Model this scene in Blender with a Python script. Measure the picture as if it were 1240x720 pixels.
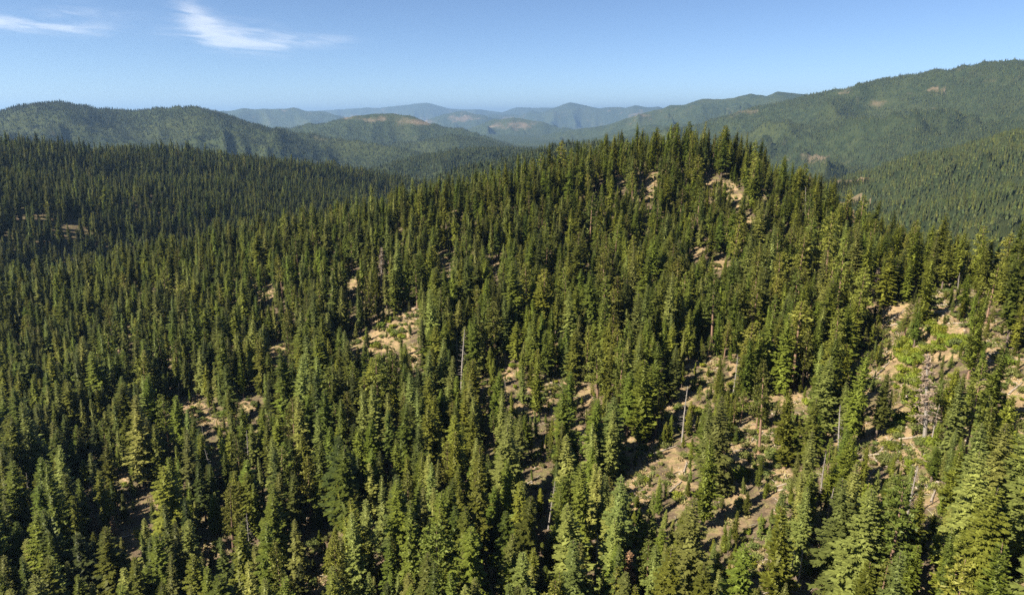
import bpy, math, random
import numpy as np

for o in list(bpy.data.objects):
    bpy.data.objects.remove(o)
scene = bpy.context.scene
coll = scene.collection
rng = np.random.default_rng(7)
random.seed(7)

# ------------------------------------------------------------------ camera
W, H, FPX = 1240.0, 720.0, 827.0          # photograph size and focal length in its pixels
PITCH = math.radians(14.9)
CZ = 500.0                                # height of the drone above the datum
cam_d = bpy.data.cameras.new('camera')
cam_d.sensor_width = 36.0
cam_d.lens = 36.0 * FPX / W
cam_d.clip_start = 1.0
cam_d.clip_end = 200000.0
cam = bpy.data.objects.new('camera', cam_d)
cam.location = (0, 0, CZ)
cam.rotation_euler = (math.pi / 2 - PITCH, 0, 0)
coll.objects.link(cam)
scene.camera = cam

# ------------------------------------------------------------------ sky, sun, exposure
SUN_EL = math.radians(40)
SUN_AZ = math.radians(-118)               # compass style from +Y, clockwise: left and behind the camera
to_sun = (math.sin(SUN_AZ) * math.cos(SUN_EL), math.cos(SUN_AZ) * math.cos(SUN_EL), math.sin(SUN_EL))
world = bpy.data.worlds.new('World')
scene.world = world
world.use_nodes = True
wn = world.node_tree
wn.nodes.clear()
sky = wn.nodes.new('ShaderNodeTexSky')
sky.sky_type = 'NISHITA'
sky.sun_disc = False
sky.sun_elevation = SUN_EL
sky.sun_rotation = SUN_AZ
sky.altitude = 1200
sky.air_density = 0.66
sky.dust_density = 0.4
sky.ozone_density = 4.0
bg = wn.nodes.new('ShaderNodeBackground')
bg.inputs['Strength'].default_value = 0.05
wo = wn.nodes.new('ShaderNodeOutputWorld')
wn.links.new(sky.outputs['Color'], bg.inputs['Color'])
wn.links.new(bg.outputs['Background'], wo.inputs['Surface'])

sd = bpy.data.lights.new('sun', 'SUN')
sd.energy = 5.0
sd.angle = math.radians(0.53)
sd.color = (1.0, 0.91, 0.76)
sun = bpy.data.objects.new('sun', sd)
from mathutils import Vector
sun.rotation_euler = Vector(to_sun).to_track_quat('Z', 'Y').to_euler()
sun.location = (-300, -200, CZ + 400)
coll.objects.link(sun)

scene.view_settings.view_transform = 'Standard'
scene.view_settings.look = 'None'
scene.view_settings.exposure = 1.56
scene.view_settings.gamma = 1.0
scene.render.engine = 'CYCLES'
scene.cycles.max_bounces = 6
scene.cycles.diffuse_bounces = 3
scene.cycles.transmission_bounces = 3
scene.cycles.transparent_max_bounces = 8
scene.cycles.volume_bounces = 0
scene.cycles.use_denoising = False
scene.cycles.use_adaptive_sampling = False

# ------------------------------------------------------------------ photograph pixel <-> world
CP, SP = math.cos(PITCH), math.sin(PITCH)


def pdir(u, v):
    u = np.asarray(u, float); v = np.asarray(v, float)
    a = (u - W / 2) / FPX; b = (H / 2 - v) / FPX
    d = np.stack([a, CP + b * SP, -SP + b * CP], -1)
    return d / np.linalg.norm(d, axis=-1, keepdims=True)


def project(p):
    x, y, z = p[..., 0], p[..., 1], p[..., 2] - CZ
    f = y * CP - z * SP
    up = y * SP + z * CP
    f = np.where(f < 1, 1, f)
    return W / 2 + FPX * x / f, H / 2 - FPX * up / f, f


# ------------------------------------------------------------------ noise
def _hash(ix, iy, seed):
    h = (ix.astype(np.int64) * 374761393 + iy.astype(np.int64) * 668265263 + seed * 974634777) & 0xFFFFFFFF
    h = ((h ^ (h >> 13)) * 1274126177) & 0xFFFFFFFF
    return ((h ^ (h >> 16)) & 0xFFFF) / 65535.0


def vnoise(x, y, seed=0):
    ix = np.floor(x); iy = np.floor(y)
    fx = x - ix; fy = y - iy
    fx = fx * fx * fx * (fx * (fx * 6 - 15) + 10); fy = fy * fy * fy * (fy * (fy * 6 - 15) + 10)
    a = _hash(ix, iy, seed); b = _hash(ix + 1, iy, seed)
    c = _hash(ix, iy + 1, seed); d = _hash(ix + 1, iy + 1, seed)
    return (a + (b - a) * fx) * (1 - fy) + (c + (d - c) * fx) * fy


def fbm(x, y, octaves=4, seed=0):
    s = 0; a = 0.5
    for k in range(octaves):
        s = s + a * (vnoise(x, y, seed + k * 17) * 2 - 1)
        x, y = x * 1.92 + y * 0.55 + 13.7, y * 1.92 - x * 0.55 + 5.1
        a *= 0.5
    return s


def ridged(x, y, octaves=4, seed=0):
    s = 0; a = 0.55
    for k in range(octaves):
        n = 1 - np.abs(vnoise(x, y, seed + k * 31) * 2 - 1)
        s = s + a * n * n
        x, y = x * 1.9 + y * 0.5 + 3.3, y * 1.9 - x * 0.5 + 9.2
        a *= 0.5
    return s


# ------------------------------------------------------------------ terrain: the near hill
ctrl = []                                   # (x, y, z)


def cp(u, v, D):
    d = pdir(u, v)
    ctrl.append((D * d[0], D * d[1], CZ + D * d[2]))


def behind(u, dist, z):
    d = pdir(u, 140.0)
    k = dist / math.hypot(d[0], d[1])
    ctrl.append((d[0] * k, d[1] * k, CZ + z))


for u, rows in {
    620: [(720, 195), (560, 245), (450, 305), (330, 390), (232, 482)],
    530: [(720, 205), (560, 255), (450, 318), (330, 405), (250, 480)],
    720: [(720, 190), (560, 242), (450, 302), (330, 395), (198, 512)],
    810: [(720, 185), (560, 238), (450, 298), (330, 395), (260, 468), (175, 530)],
    860: [(720, 182), (560, 236), (450, 297), (330, 396), (260, 466), (175, 528)],
    915: [(720, 180), (560, 235), (450, 296), (330, 398), (260, 465), (185, 516)],
    1000: [(720, 175), (560, 232), (450, 296), (330, 398), (243, 462)],
    1090: [(720, 170), (560, 222), (450, 282), (298, 406)],
    1180: [(720, 165), (560, 213), (450, 265), (318, 365)],
    1300: [(720, 158), (560, 203), (450, 248), (348, 315)],
    430: [(720, 215), (560, 268), (450, 332), (360, 400), (276, 480)],
    340: [(720, 230), (560, 288), (450, 355), (360, 435), (290, 520)],
    250: [(720, 247), (560, 312), (450, 385), (375, 450), (310, 550), (255, 1000), (222, 1350), (196, 1750)],
    150: [(720, 262), (560, 335), (450, 415), (385, 475), (328, 570), (266, 960), (215, 1300), (190, 1600)],
    50: [(720, 278), (560, 360), (450, 450), (400, 500), (347, 590), (282, 900), (215, 1180), (181, 1400)],
    -120: [(720, 300), (560, 390), (450, 480), (420, 510), (366, 600), (290, 880), (215, 1050), (168, 1200)],
    340.5: [(205, 1820)], 430.5: [(211, 1900)], 490: [(220, 1950)],
}.items():
    for v, D in rows:
        cp(u, v, D)
for u, d0, zc in ((530, 470, -64), (620, 475, -53), (720, 500, -37), (810, 525, -26), (860, 522, -26), (915, 510, -28), (1000, 455, -54), (1090, 402, -68), (1180, 365, -78), (1300, 315, -85)):
    behind(u, d0 + 60, zc - 12)
    behind(u, d0 + 180, zc - 70)
    behind(u, d0 + 420, zc - 170)
    behind(u, 1500, -300)
for u, dd, z in ((430, 560, -100), (430, 800, -150), (430, 1200, -165), (530, 1500, -200), (340, 680, -125), (340, 900, -165), (340, 1300, -150), (250, 740, -172), (150, 740, -190), (50, 740, -200), (-120, 740, -205),
                 (50, 1700, -170), (50, 2100, -260), (250, 2150, -230), (430, 2150, -240), (50, 2600, -330), (250, 2600, -330), (430, 2600, -340)):
    behind(u, dd, z)
for x, y, z in ((0, 0, -126), (0, 90, -124), (-200, 0, -172), (200, 0, -112), (-200, 120, -168), (0, -200, -150), (-300, -200, -190), (300, -200, -130),
                (-700, 0, -150), (700, 0, -160), (-1200, 500, -120), (-1500, 0, -100), (1200, 0, -250), (1300, 700, -280), (0, -900, -200), (0, -1800, -250)):
    ctrl.append((x, y, CZ + z))
ctrl = np.array(ctrl)
_cx, _cz = ctrl[:, :2], ctrl[:, 2]
_z0 = _cz.mean()
_K = -np.hypot(_cx[:, None, 0] - _cx[None, :, 0], _cx[:, None, 1] - _cx[None, :, 1]) + 3000.0
_w = np.linalg.solve(_K + np.eye(len(_cz)) * 9.0, _cz - _z0)


def near_height(x, y):
    out = np.full(x.shape, _z0)
    for k in range(len(_w)):
        out += _w[k] * (3000.0 - np.sqrt((x - _cx[k, 0]) ** 2 + (y - _cx[k, 1]) ** 2 + 500.0))
    r = np.hypot(x, y)
    out += 7.0 * fbm(x / 85, y / 85, 4, 3) * np.clip(r / 150, 0.3, 1) + 12 * fbm(x / 300, y / 300, 3, 9) * np.clip((r - 500) / 500, 0, 1)
    out += 26 * (ridged(x / 330, y / 330, 3, 61) - 0.55) * np.clip((r - 600) / 300, 0, 1)
    return out


# ------------------------------------------------------------------ terrain: ridges and mountains behind
# crest points are (pixel column, pixel row of the crest, metres away); slope, spur size, spur height, trees?
RIDGES = [
    ('ridge', [(560, 205, 1500), (620, 192, 1550), (680, 176, 1650), (730, 174, 1750), (800, 178, 1800), (900, 200, 1800)], .42, 260, 45),
    ('ridge', [(420, 212, 2900), (480, 196, 3000), (530, 184, 3100), (570, 178, 3200), (620, 178, 3300), (680, 182, 3400), (760, 190, 3400)], .36, 420, 80),
    ('mountain', [(-160, 150, 5200), (-60, 146, 5100), (0, 137, 5000), (30, 127, 5000), (62, 122, 5000), (95, 126, 5050), (130, 132, 5150), (165, 134, 5150), (195, 130, 5000), (232, 127, 4900),
                  (258, 137, 4900), (290, 146, 4900), (330, 154, 4900), (400, 164, 4800), (470, 176, 4600), (540, 190, 4300)], .34, 700, 150),
    ('mountain', [(330, 154, 7400), (370, 149, 7300), (410, 144, 7200), (455, 137, 7200), (495, 139, 7200), (530, 150, 7100), (565, 156, 7000), (592, 166, 6800), (612, 176, 6400)], .40, 800, 190),
    ('mountain', [(480, 172, 5600), (520, 166, 5600), (545, 161, 5600), (580, 166, 5600), (615, 178, 5600)], .36, 600, 90),
    ('ridge', [(900, 262, 2500), (980, 236, 2500), (1040, 216, 2450), (1100, 200, 2400), (1170, 180, 2350), (1240, 158, 2300), (1340, 140, 2300)], .36, 420, 90),
    ('ridge', [(1040, 300, 1500), (1100, 272, 1500), (1170, 246, 1500), (1240, 224, 1480), (1340, 205, 1480)], .38, 300, 60),
    ('mountain', [(700, 178, 6800), (780, 162, 6600), (840, 152, 6400), (880, 142, 6300), (930, 124, 6200), (960, 118, 6200), (1005, 109, 6100), (1060, 97, 6000), (1110, 87, 5900),
                  (1160, 80, 5800), (1195, 74, 5700), (1220, 72, 5650), (1245, 73, 5600), (1300, 70, 5600), (1400, 80, 5600)], .33, 900, 210),
    ('mountain', [(700, 170, 8800), (745, 160, 8700), (790, 150, 8600), (830, 150, 8500), (900, 158, 8400)], .34, 900, 170),
    ('mountain', [(660, 160, 11500), (720, 152, 11500), (760, 143, 11500), (800, 130, 11500), (850, 120, 11300), (900, 114, 11200), (945, 111, 11000), (990, 114, 11000), (1100, 118, 11000)], .32, 1300, 300),
    ('mountain', [(540, 160, 14500), (570, 151, 14500), (600, 142, 14500), (622, 139, 14500), (650, 144, 14500), (680, 153, 14300), (730, 166, 14000)], .40, 1500, 380),
    ('mountain', [(505, 150, 20500), (540, 137, 20500), (562, 134, 20500), (585, 139, 20500), (640, 150, 20500)], .34, 2000, 420),
    ('mountain', [(560, 140, 26500), (620, 138, 26500), (652, 132, 26000), (690, 124, 25800), (712, 128, 25800), (745, 130, 25500), (780, 126, 25000), (830, 130, 25000)], .34, 2400, 560),
    ('mountain', [(220, 146, 19500), (270, 133, 19500), (300, 130, 19500), (345, 130, 19500), (375, 132, 19300), (410, 138, 19000), (470, 150, 19000)], .32, 1900, 420),
    ('mountain', [(330, 136, 33500), (400, 131, 33500), (460, 129, 33500), (500, 124, 33500), (516, 123, 33500), (545, 130, 33500), (600, 133, 33500), (640, 128, 34000), (700, 131, 34000), (800, 131, 34000), (-300, 138, 33000)], .30, 3000, 600),
]
for k, (nm, pts, *rest) in enumerate(RIDGES):
    out = []
    if k == 14:
        pts = [pts[-1]] + [(0, 137, 33500), (150, 136, 33500)] + pts[:-1] + [(1000, 132, 34000), (1500, 132, 34000)]
    for u, v, D in pts:
        d = pdir(u, v)
        q = D / math.hypot(d[0], d[1])
        out.append((d[0] * q, d[1] * q, CZ + d[2] * q))
    RIDGES[k] = (nm, np.array(out), *rest)


def ridge_height(k, x, y):
    nm, P, slope, size, amp = RIDGES[k]
    wx = x + 0.35 * size * fbm(x / size, y / size, 3, 40 + k)
    wy = y + 0.35 * size * fbm(x / size, y / size, 3, 70 + k)
    best = np.full(x.shape, -1e9)
    far = np.full(x.shape, 1e9)
    for i in range(len(P) - 1):
        a, b = P[i], P[i + 1]
        e = b[:2] - a[:2]; L2 = (e ** 2).sum()
        t = np.clip(((x - a[0]) * e[0] + (y - a[1]) * e[1]) / L2, 0, 1)
        d = np.hypot(x - (a[0] + t * e[0]), y - (a[1] + t * e[1]))
        z = a[2] + t * (b[2] - a[2]) - slope * d
        best = np.maximum(best, z); far = np.minimum(far, d)
    n = ridged(wx / size, wy / size, 4, 100 + 7 * k) - 0.55
    fade = 1 - np.exp(-far / (0.6 * size))
    n2 = ridged(wx / (0.42 * size) + 7, wy / (0.42 * size), 3, 300 + 7 * k) - 0.5
    best = best + amp * (np.clip(n, -0.5, 0.36) * 2.6 + n2 * (1.3 if k > 8 else 0.9)) * fade + 0.06 * amp * fbm(x / (0.15 * size), y / (0.15 * size), 3, 5 + k) - 0.35 * amp * fade
    return best


def terrain(x, y):
    x = np.asarray(x, float); y = np.asarray(y, float)
    r = np.hypot(x, y)
    comp = []
    valley = CZ - 345 + 45 * fbm(x / 2500, y / 2500, 4, 21) - np.clip((r - 12000) / 20000, 0, 1) * 120
    near = np.full(x.shape, -1e9)
    m = r < 2700
    if m.any():
        near[m] = near_height(x[m], y[m]) - 4000 * np.clip((r[m] - 2300) / 400, 0, 1) ** 2
    comp.append(near); comp.append(valley)
    th = np.degrees(np.arctan2(x, y))
    for k in range(len(RIDGES)):
        P = RIDGES[k][1]
        reach = 700 / RIDGES[k][2] + 1500
        m = (x > P[:, 0].min() - reach * 1.4) & (x < P[:, 0].max() + reach * 1.4) & (y > P[:, 1].min() - reach * 1.4) & (y < P[:, 1].max() + reach * 1.4)
        z = np.full(x.shape, -1e9)
        if m.any():
            z[m] = ridge_height(k, x[m], y[m])
        comp.append(z)
    comp = np.stack(comp)
    return comp.max(0), comp.argmax(0)


def height(x, y):
    return terrain(np.atleast_1d(x), np.atleast_1d(y))[0]


def hit(u, v, rmax=2600.0):
    """where the ray through a photograph pixel meets the ground"""
    u = np.atleast_1d(np.asarray(u, float)); v = np.atleast_1d(np.asarray(v, float))
    d = pdir(u, v)
    t = np.full(len(u), 110.0)
    done = np.zeros(len(u), bool)
    for _ in range(900):
        p = d * t[:, None]
        g = p[:, 2] + CZ - height(p[:, 0], p[:, 1])
        done |= g <= 0.05
        t = np.where(done | (t > rmax), t, t + np.clip(g * 0.5, 0.15, 40))
        if (done | (t > rmax)).all():
            break
    return d * t[:, None] + np.array([0, 0, CZ])


# ------------------------------------------------------------------ clearings seen in the photograph (column, row, half width, half height)
CLEAR = [
    (232, 493, 10, 5), (255, 506, 16, 5), (152, 583, 5, 5), (191, 608, 4, 8), (302, 492, 7, 4), (335, 422, 9, 5), (160, 648, 9, 4), (255, 662, 10, 4), (380, 702, 13, 7), (377, 655, 6, 9), (108, 540, 5, 4),
    (322, 356, 9, 3), (426, 341, 5, 4), (600, 325, 5, 3), (540, 312, 3, 4),
    (430, 413, 9, 4), (470, 415, 10, 7), (492, 384, 12, 9), (500, 430, 6, 8), (455, 409, 6, 4),
    (615, 449, 10, 4), (638, 500, 12, 8), (665, 470, 16, 9), (703, 478, 9, 9), (703, 526, 6, 7), (641, 588, 5, 5), (595, 688, 4, 7), (585, 462, 3, 4), (590, 545, 3, 4), (650, 560, 4, 6),
    (860, 441, 8, 11), (826, 488, 5, 11), (809, 501, 5, 8), (800, 548, 13, 6), (825, 562, 10, 8), (822, 584, 6, 6), (826, 605, 6, 6), (767, 542, 8, 9), (770, 588, 12, 20),
    (790, 214, 4, 6), (786, 232, 5, 6), (891, 243, 7, 5), (884, 226, 6, 4), (858, 224, 5, 4), (907, 272, 3, 6), (870, 320, 6, 4), (846, 304, 4, 6), (751, 221, 4, 4), (928, 238, 3, 4),
    (888, 445, 4, 9), (858, 468, 9, 5), (940, 480, 9, 8), (960, 482, 7, 5), (976, 486, 5, 5), (916, 526, 14, 9), (888, 550, 16, 8), (930, 543, 10, 6), (885, 466, 5, 5),
    (935, 567, 13, 12), (945, 590, 14, 7), (892, 604, 10, 8), (911, 672, 8, 12), (1001, 672, 6, 8), (987, 694, 5, 4),
    (1081, 380, 14, 15), (1074, 446, 10, 7), (1052, 460, 7, 10), (1139, 358, 11, 15), (1141, 387, 13, 8), (1160, 397, 5, 9), (1045, 434, 6, 9),
    (1218, 437, 14, 9), (1233, 474, 10, 10), (1235, 505, 7, 18), (1215, 458, 7, 7), (1103, 531, 13, 8), (1078, 535, 11, 9), (1066, 553, 8, 6), (1121, 482, 6, 9), (1128, 598, 9, 11), (1103, 558, 8, 7),
    (1047, 470, 8, 6), (1090, 500, 7, 8), (1200, 425, 8, 6),
]
SHRUBBY = [(1105, 428, 20, 15), (1150, 418, 22, 9), (1100, 458, 13, 9), (1130, 400, 10, 6), (470, 395, 9, 8), (455, 420, 6, 5), (483, 405, 8, 7), (650, 488, 10, 4), (940, 555, 8, 6), (895, 575, 9, 9), (1215, 440, 8, 4), (1082, 520, 8, 6), (1120, 540, 8, 5), (845, 500, 5, 6)]
CL = np.array(CLEAR + SHRUBBY, float)


def clearness(u, v, grow=1.0):
    m = np.zeros(u.shape)
    for a, b, c, d in CL:
        q = ((u - a) / (c * grow)) ** 2 + ((v - b) / (d * grow)) ** 2
        m = np.maximum(m, np.clip(1.6 - q, 0, 1))
    return m


# ------------------------------------------------------------------ materials
def node_mat(name):
    m = bpy.data.materials.new(name)
    m.use_nodes = True
    nt = m.node_tree
    nt.nodes.clear()
    out = nt.nodes.new('ShaderNodeOutputMaterial')
    return m, nt, out


def N(nt, t, **kw):
    n = nt.nodes.new(t)
    for k, v in kw.items():
        setattr(n, k, v)
    return n


def foliage_mat(name, base, alt, hue_var=0.022, val_var=0.38, transl=0.28, rough=0.6):
    m, nt, out = node_mat(name)
    oi = N(nt, 'ShaderNodeObjectInfo')
    mix = N(nt, 'ShaderNodeMix', data_type='RGBA')
    mix.inputs['A'].default_value = (*base, 1); mix.inputs['B'].default_value = (*alt, 1)
    nt.links.new(oi.outputs['Random'], mix.inputs['Factor'])
    # a second random number from the first
    m1 = N(nt, 'ShaderNodeMath', operation='MULTIPLY'); m1.inputs[1].default_value = 17.37
    fr = N(nt, 'ShaderNodeMath', operation='FRACT')
    nt.links.new(oi.outputs['Random'], m1.inputs[0]); nt.links.new(m1.outputs[0], fr.inputs[0])
    vv = N(nt, 'ShaderNodeMapRange'); vv.inputs['To Min'].default_value = 1 - val_var; vv.inputs['To Max'].default_value = 1 + val_var
    nt.links.new(fr.outputs[0], vv.inputs['Value'])
    m2 = N(nt, 'ShaderNodeMath', operation='MULTIPLY'); m2.inputs[1].default_value = 41.9
    fr2 = N(nt, 'ShaderNodeMath', operation='FRACT')
    nt.links.new(oi.outputs['Random'], m2.inputs[0]); nt.links.new(m2.outputs[0], fr2.inputs[0])
    hv = N(nt, 'ShaderNodeMapRange'); hv.inputs['To Min'].default_value = 0.5 - hue_var; hv.inputs['To Max'].default_value = 0.5 + hue_var
    nt.links.new(fr2.outputs[0], hv.inputs['Value'])
    # leaf to leaf variation
    geo = N(nt, 'ShaderNodeNewGeometry')
    lv = N(nt, 'ShaderNodeMapRange'); lv.inputs['To Min'].default_value = 0.72; lv.inputs['To Max'].default_value = 1.3
    nt.links.new(geo.outputs['Random Per Island'], lv.inputs['Value'])
    vm = N(nt, 'ShaderNodeMath', operation='MULTIPLY')
    nt.links.new(vv.outputs[0], vm.inputs[0]); nt.links.new(lv.outputs[0], vm.inputs[1])
    hs = N(nt, 'ShaderNodeHueSaturation')
    nt.links.new(mix.outputs['Result'], hs.inputs['Color'])
    nt.links.new(hv.outputs[0], hs.inputs['Hue']); nt.links.new(vm.outputs[0], hs.inputs['Value'])
    pb = N(nt, 'ShaderNodeBsdfPrincipled')
    pb.inputs['Roughness'].default_value = rough
    pb.inputs['Specular IOR Level'].default_value = 0.25
    nt.links.new(hs.outputs['Color'], pb.inputs['Base Color'])
    tr = N(nt, 'ShaderNodeBsdfTranslucent')
    nt.links.new(hs.outputs['Color'], tr.inputs['Color'])
    ms = N(nt, 'ShaderNodeMixShader'); ms.inputs[0].default_value = transl
    nt.links.new(pb.outputs[0], ms.inputs[1]); nt.links.new(tr.outputs[0], ms.inputs[2])
    nt.links.new(ms.outputs[0], out.inputs['Surface'])
    return m


def bark_mat(name, c1, c2, scale=3.0):
    m, nt, out = node_mat(name)
    tc = N(nt, 'ShaderNodeTexCoord')
    mp = N(nt, 'ShaderNodeMapping'); mp.inputs['Scale'].default_value = (scale * 2, scale * 2, scale * 0.35)
    nz = N(nt, 'ShaderNodeTexNoise'); nz.inputs['Detail'].default_value = 5
    nt.links.new(tc.outputs['Object'], mp.inputs['Vector']); nt.links.new(mp.outputs[0], nz.inputs['Vector'])
    cr = N(nt, 'ShaderNodeValToRGB')
    cr.color_ramp.elements[0].position = 0.35; cr.color_ramp.elements[0].color = (*c1, 1)
    cr.color_ramp.elements[1].position = 0.68; cr.color_ramp.elements[1].color = (*c2, 1)
    nt.links.new(nz.outputs['Fac'], cr.inputs['Fac'])
    pb = N(nt, 'ShaderNodeBsdfPrincipled'); pb.inputs['Roughness'].default_value = 0.9
    bp = N(nt, 'ShaderNodeBump'); bp.inputs['Strength'].default_value = 0.6; bp.inputs['Distance'].default_value = 0.06
    nt.links.new(nz.outputs['Fac'], bp.inputs['Height']); nt.links.new(bp.outputs[0], pb.inputs['Normal'])
    nt.links.new(cr.outputs[0], pb.inputs['Base Color'])
    nt.links.new(pb.outputs[0], out.inputs['Surface'])
    return m


M = {
    'fir': foliage_mat('fir needles', (0.084, 0.102, 0.014), (0.122, 0.138, 0.017)),
    'white_fir': foliage_mat('white fir needles', (0.130, 0.148, 0.036), (0.166, 0.180, 0.040)),
    'pine': foliage_mat('pine needles', (0.115, 0.130, 0.020), (0.152, 0.162, 0.026)),
    'cedar': foliage_mat('cedar sprays', (0.112, 0.134, 0.015), (0.138, 0.155, 0.018)),
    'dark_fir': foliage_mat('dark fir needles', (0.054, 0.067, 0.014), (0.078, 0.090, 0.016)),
    'far_fir_shaded': foliage_mat('distant fir needles with painted shade', (0.040, 0.056, 0.018), (0.056, 0.072, 0.020)),  # darkened colour stands in for canopy self-shadow the simple far trees lack
    'far_dark_shaded': foliage_mat('distant dark fir needles with painted shade', (0.026, 0.040, 0.015), (0.040, 0.055, 0.017)),  # darker mix, with the shade between crowns painted into the needles
    'brown': foliage_mat('dead brown needles', (0.185, 0.112, 0.058), (0.215, 0.132, 0.07), 0.005, 0.2, 0.1),
    'grey': foliage_mat('thin dead needles', (0.17, 0.125, 0.085), (0.20, 0.15, 0.105), 0.01, 0.15, 0.1),
    'straw': foliage_mat('bleached dead needles', (0.36, 0.24, 0.11), (0.40, 0.28, 0.14), 0.01, 0.15, 0.1),
    'shrub': foliage_mat('bright shrub leaves', (0.19, 0.215, 0.018), (0.15, 0.185, 0.022), 0.02, 0.25, 0.3),
    'shrub_dark': foliage_mat('olive shrub leaves', (0.105, 0.125, 0.03), (0.13, 0.14, 0.035), 0.02, 0.3, 0.25),
    'brush': foliage_mat('dry ground brush', (0.17, 0.15, 0.05), (0.24, 0.19, 0.08), 0.02, 0.3, 0.15),
    'bark': bark_mat('conifer bark', (0.06, 0.042, 0.032), (0.17, 0.125, 0.095)),
    'bark_red': bark_mat('pine bark', (0.11, 0.062, 0.038), (0.27, 0.17, 0.11)),
    'dead_wood': bark_mat('weathered grey wood', (0.13, 0.112, 0.095), (0.30, 0.27, 0.235)),
    'log': bark_mat('bleached log wood', (0.17, 0.135, 0.10), (0.38, 0.33, 0.26), 2.0),
}


def ground_mat(name, near):
    m, nt, out = node_mat(name)
    L = nt.links.new
    geo = N(nt, 'ShaderNodeNewGeometry')

    def noise(scale, detail=6, rough=0.6):
        mp = N(nt, 'ShaderNodeMapping'); mp.inputs['Scale'].default_value = (scale, scale, scale)
        nz = N(nt, 'ShaderNodeTexNoise'); nz.inputs['Scale'].default_value = 1.0
        nz.inputs['Detail'].default_value = detail; nz.inputs['Roughness'].default_value = rough
        L(geo.outputs['Position'], mp.inputs['Vector']); L(mp.outputs[0], nz.inputs['Vector'])
        return nz.outputs['Fac']

    def ramp(fac, stops):
        cr = N(nt, 'ShaderNodeValToRGB')
        el = cr.color_ramp.elements
        el[0].position, el[0].color = stops[0][0], (*stops[0][1], 1)
        el[1].position, el[1].color = stops[-1][0], (*stops[-1][1], 1)
        for p, c in stops[1:-1]:
            e = el.new(p); e.color = (*c, 1)
        L(fac, cr.inputs['Fac'])
        return cr.outputs[0]

    def mixc(f, a, b):
        mx = N(nt, 'ShaderNodeMix', data_type='RGBA')
        L(f, mx.inputs['Factor']); L(a, mx.inputs['A']); L(b, mx.inputs['B'])
        return mx.outputs['Result']

    pb = N(nt, 'ShaderNodeBsdfPrincipled'); pb.inputs['Roughness'].default_value = 0.95
    pb.inputs['Specular IOR Level'].default_value = 0.1
    bp = N(nt, 'ShaderNodeBump')
    if near:
        at = N(nt, 'ShaderNodeAttribute', attribute_name='clear')
        duff = ramp(noise(0.5), [(0.3, (0.06, 0.043, 0.030)), (0.55, (0.105, 0.078, 0.052)), (0.72, (0.085, 0.082, 0.034))])
        dirt = ramp(noise(0.22), [(0.25, (0.12, 0.083, 0.052)), (0.42, (0.20, 0.142, 0.083)), (0.62, (0.30, 0.215, 0.118)), (0.75, (0.17, 0.145, 0.062))])
        fine = ramp(noise(1.7, 8, 0.7), [(0.32, (0.55, 0.52, 0.5)), (0.5, (1.0, 1.0, 1.0)), (0.68, (1.25, 1.22, 1.15))])
        add = N(nt, 'ShaderNodeMath', operation='ADD')
        nm = N(nt, 'ShaderNodeMapRange'); nm.inputs['From Min'].default_value = 0.3; nm.inputs['From Max'].default_value = 0.7
        nm.inputs['To Min'].default_value = -0.45; nm.inputs['To Max'].default_value = 0.45
        L(noise(0.12, 7, 0.65), nm.inputs['Value'])
        L(at.outputs['Fac'], add.inputs[0]); L(nm.outputs[0], add.inputs[1])
        sm = N(nt, 'ShaderNodeMapRange', interpolation_type='SMOOTHSTEP'); sm.inputs['From Min'].default_value = 0.1; sm.inputs['From Max'].default_value = 0.55
        L(add.outputs[0], sm.inputs['Value'])
        c = mixc(sm.outputs[0], duff, dirt)
        og = N(nt, 'ShaderNodeMapRange', interpolation_type='SMOOTHSTEP'); og.inputs['From Min'].default_value = 0.47; og.inputs['From Max'].default_value = 0.62
        og.inputs['To Max'].default_value = 0.8
        L(noise(0.33, 6, 0.7), og.inputs['Value'])
        olive = ramp(noise(2.2, 5), [(0.35, (0.085, 0.088, 0.03)), (0.65, (0.19, 0.17, 0.07))])
        c = mixc(og.outputs[0], c, olive)
        mul = N(nt, 'ShaderNodeMix', data_type='RGBA', blend_type='MULTIPLY'); mul.inputs['Factor'].default_value = 1
        L(c, mul.inputs['A']); L(fine, mul.inputs['B'])
        L(mul.outputs['Result'], pb.inputs['Base Color'])
        bp.inputs['Strength'].default_value = 0.9; bp.inputs['Distance'].default_value = 0.5
        L(noise(0.9, 8, 0.7), bp.inputs['Height'])
    else:
        at = N(nt, 'ShaderNodeAttribute', attribute_name='bare')
        wood = ramp(noise(0.02, 8, 0.75), [(0.35, (0.016, 0.025, 0.011)), (0.5, (0.030, 0.042, 0.017)), (0.68, (0.05, 0.06, 0.022))])  # wood tones darkened too, canopy shade put into the colour
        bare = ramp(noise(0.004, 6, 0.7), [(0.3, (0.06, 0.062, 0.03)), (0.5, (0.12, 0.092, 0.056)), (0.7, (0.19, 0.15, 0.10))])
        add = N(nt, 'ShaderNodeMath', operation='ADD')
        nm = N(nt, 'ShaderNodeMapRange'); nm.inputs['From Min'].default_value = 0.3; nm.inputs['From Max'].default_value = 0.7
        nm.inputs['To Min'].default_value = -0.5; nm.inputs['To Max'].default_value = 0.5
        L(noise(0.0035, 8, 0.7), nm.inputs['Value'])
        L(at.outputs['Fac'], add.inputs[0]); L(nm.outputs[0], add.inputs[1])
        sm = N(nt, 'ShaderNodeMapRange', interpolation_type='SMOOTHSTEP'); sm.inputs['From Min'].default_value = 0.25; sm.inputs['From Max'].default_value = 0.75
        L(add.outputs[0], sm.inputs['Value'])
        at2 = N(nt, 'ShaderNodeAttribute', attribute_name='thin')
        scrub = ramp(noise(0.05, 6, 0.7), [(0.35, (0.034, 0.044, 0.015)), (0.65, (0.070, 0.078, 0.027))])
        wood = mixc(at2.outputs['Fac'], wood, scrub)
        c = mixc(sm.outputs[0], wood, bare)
        L(c, pb.inputs['Base Color'])
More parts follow.
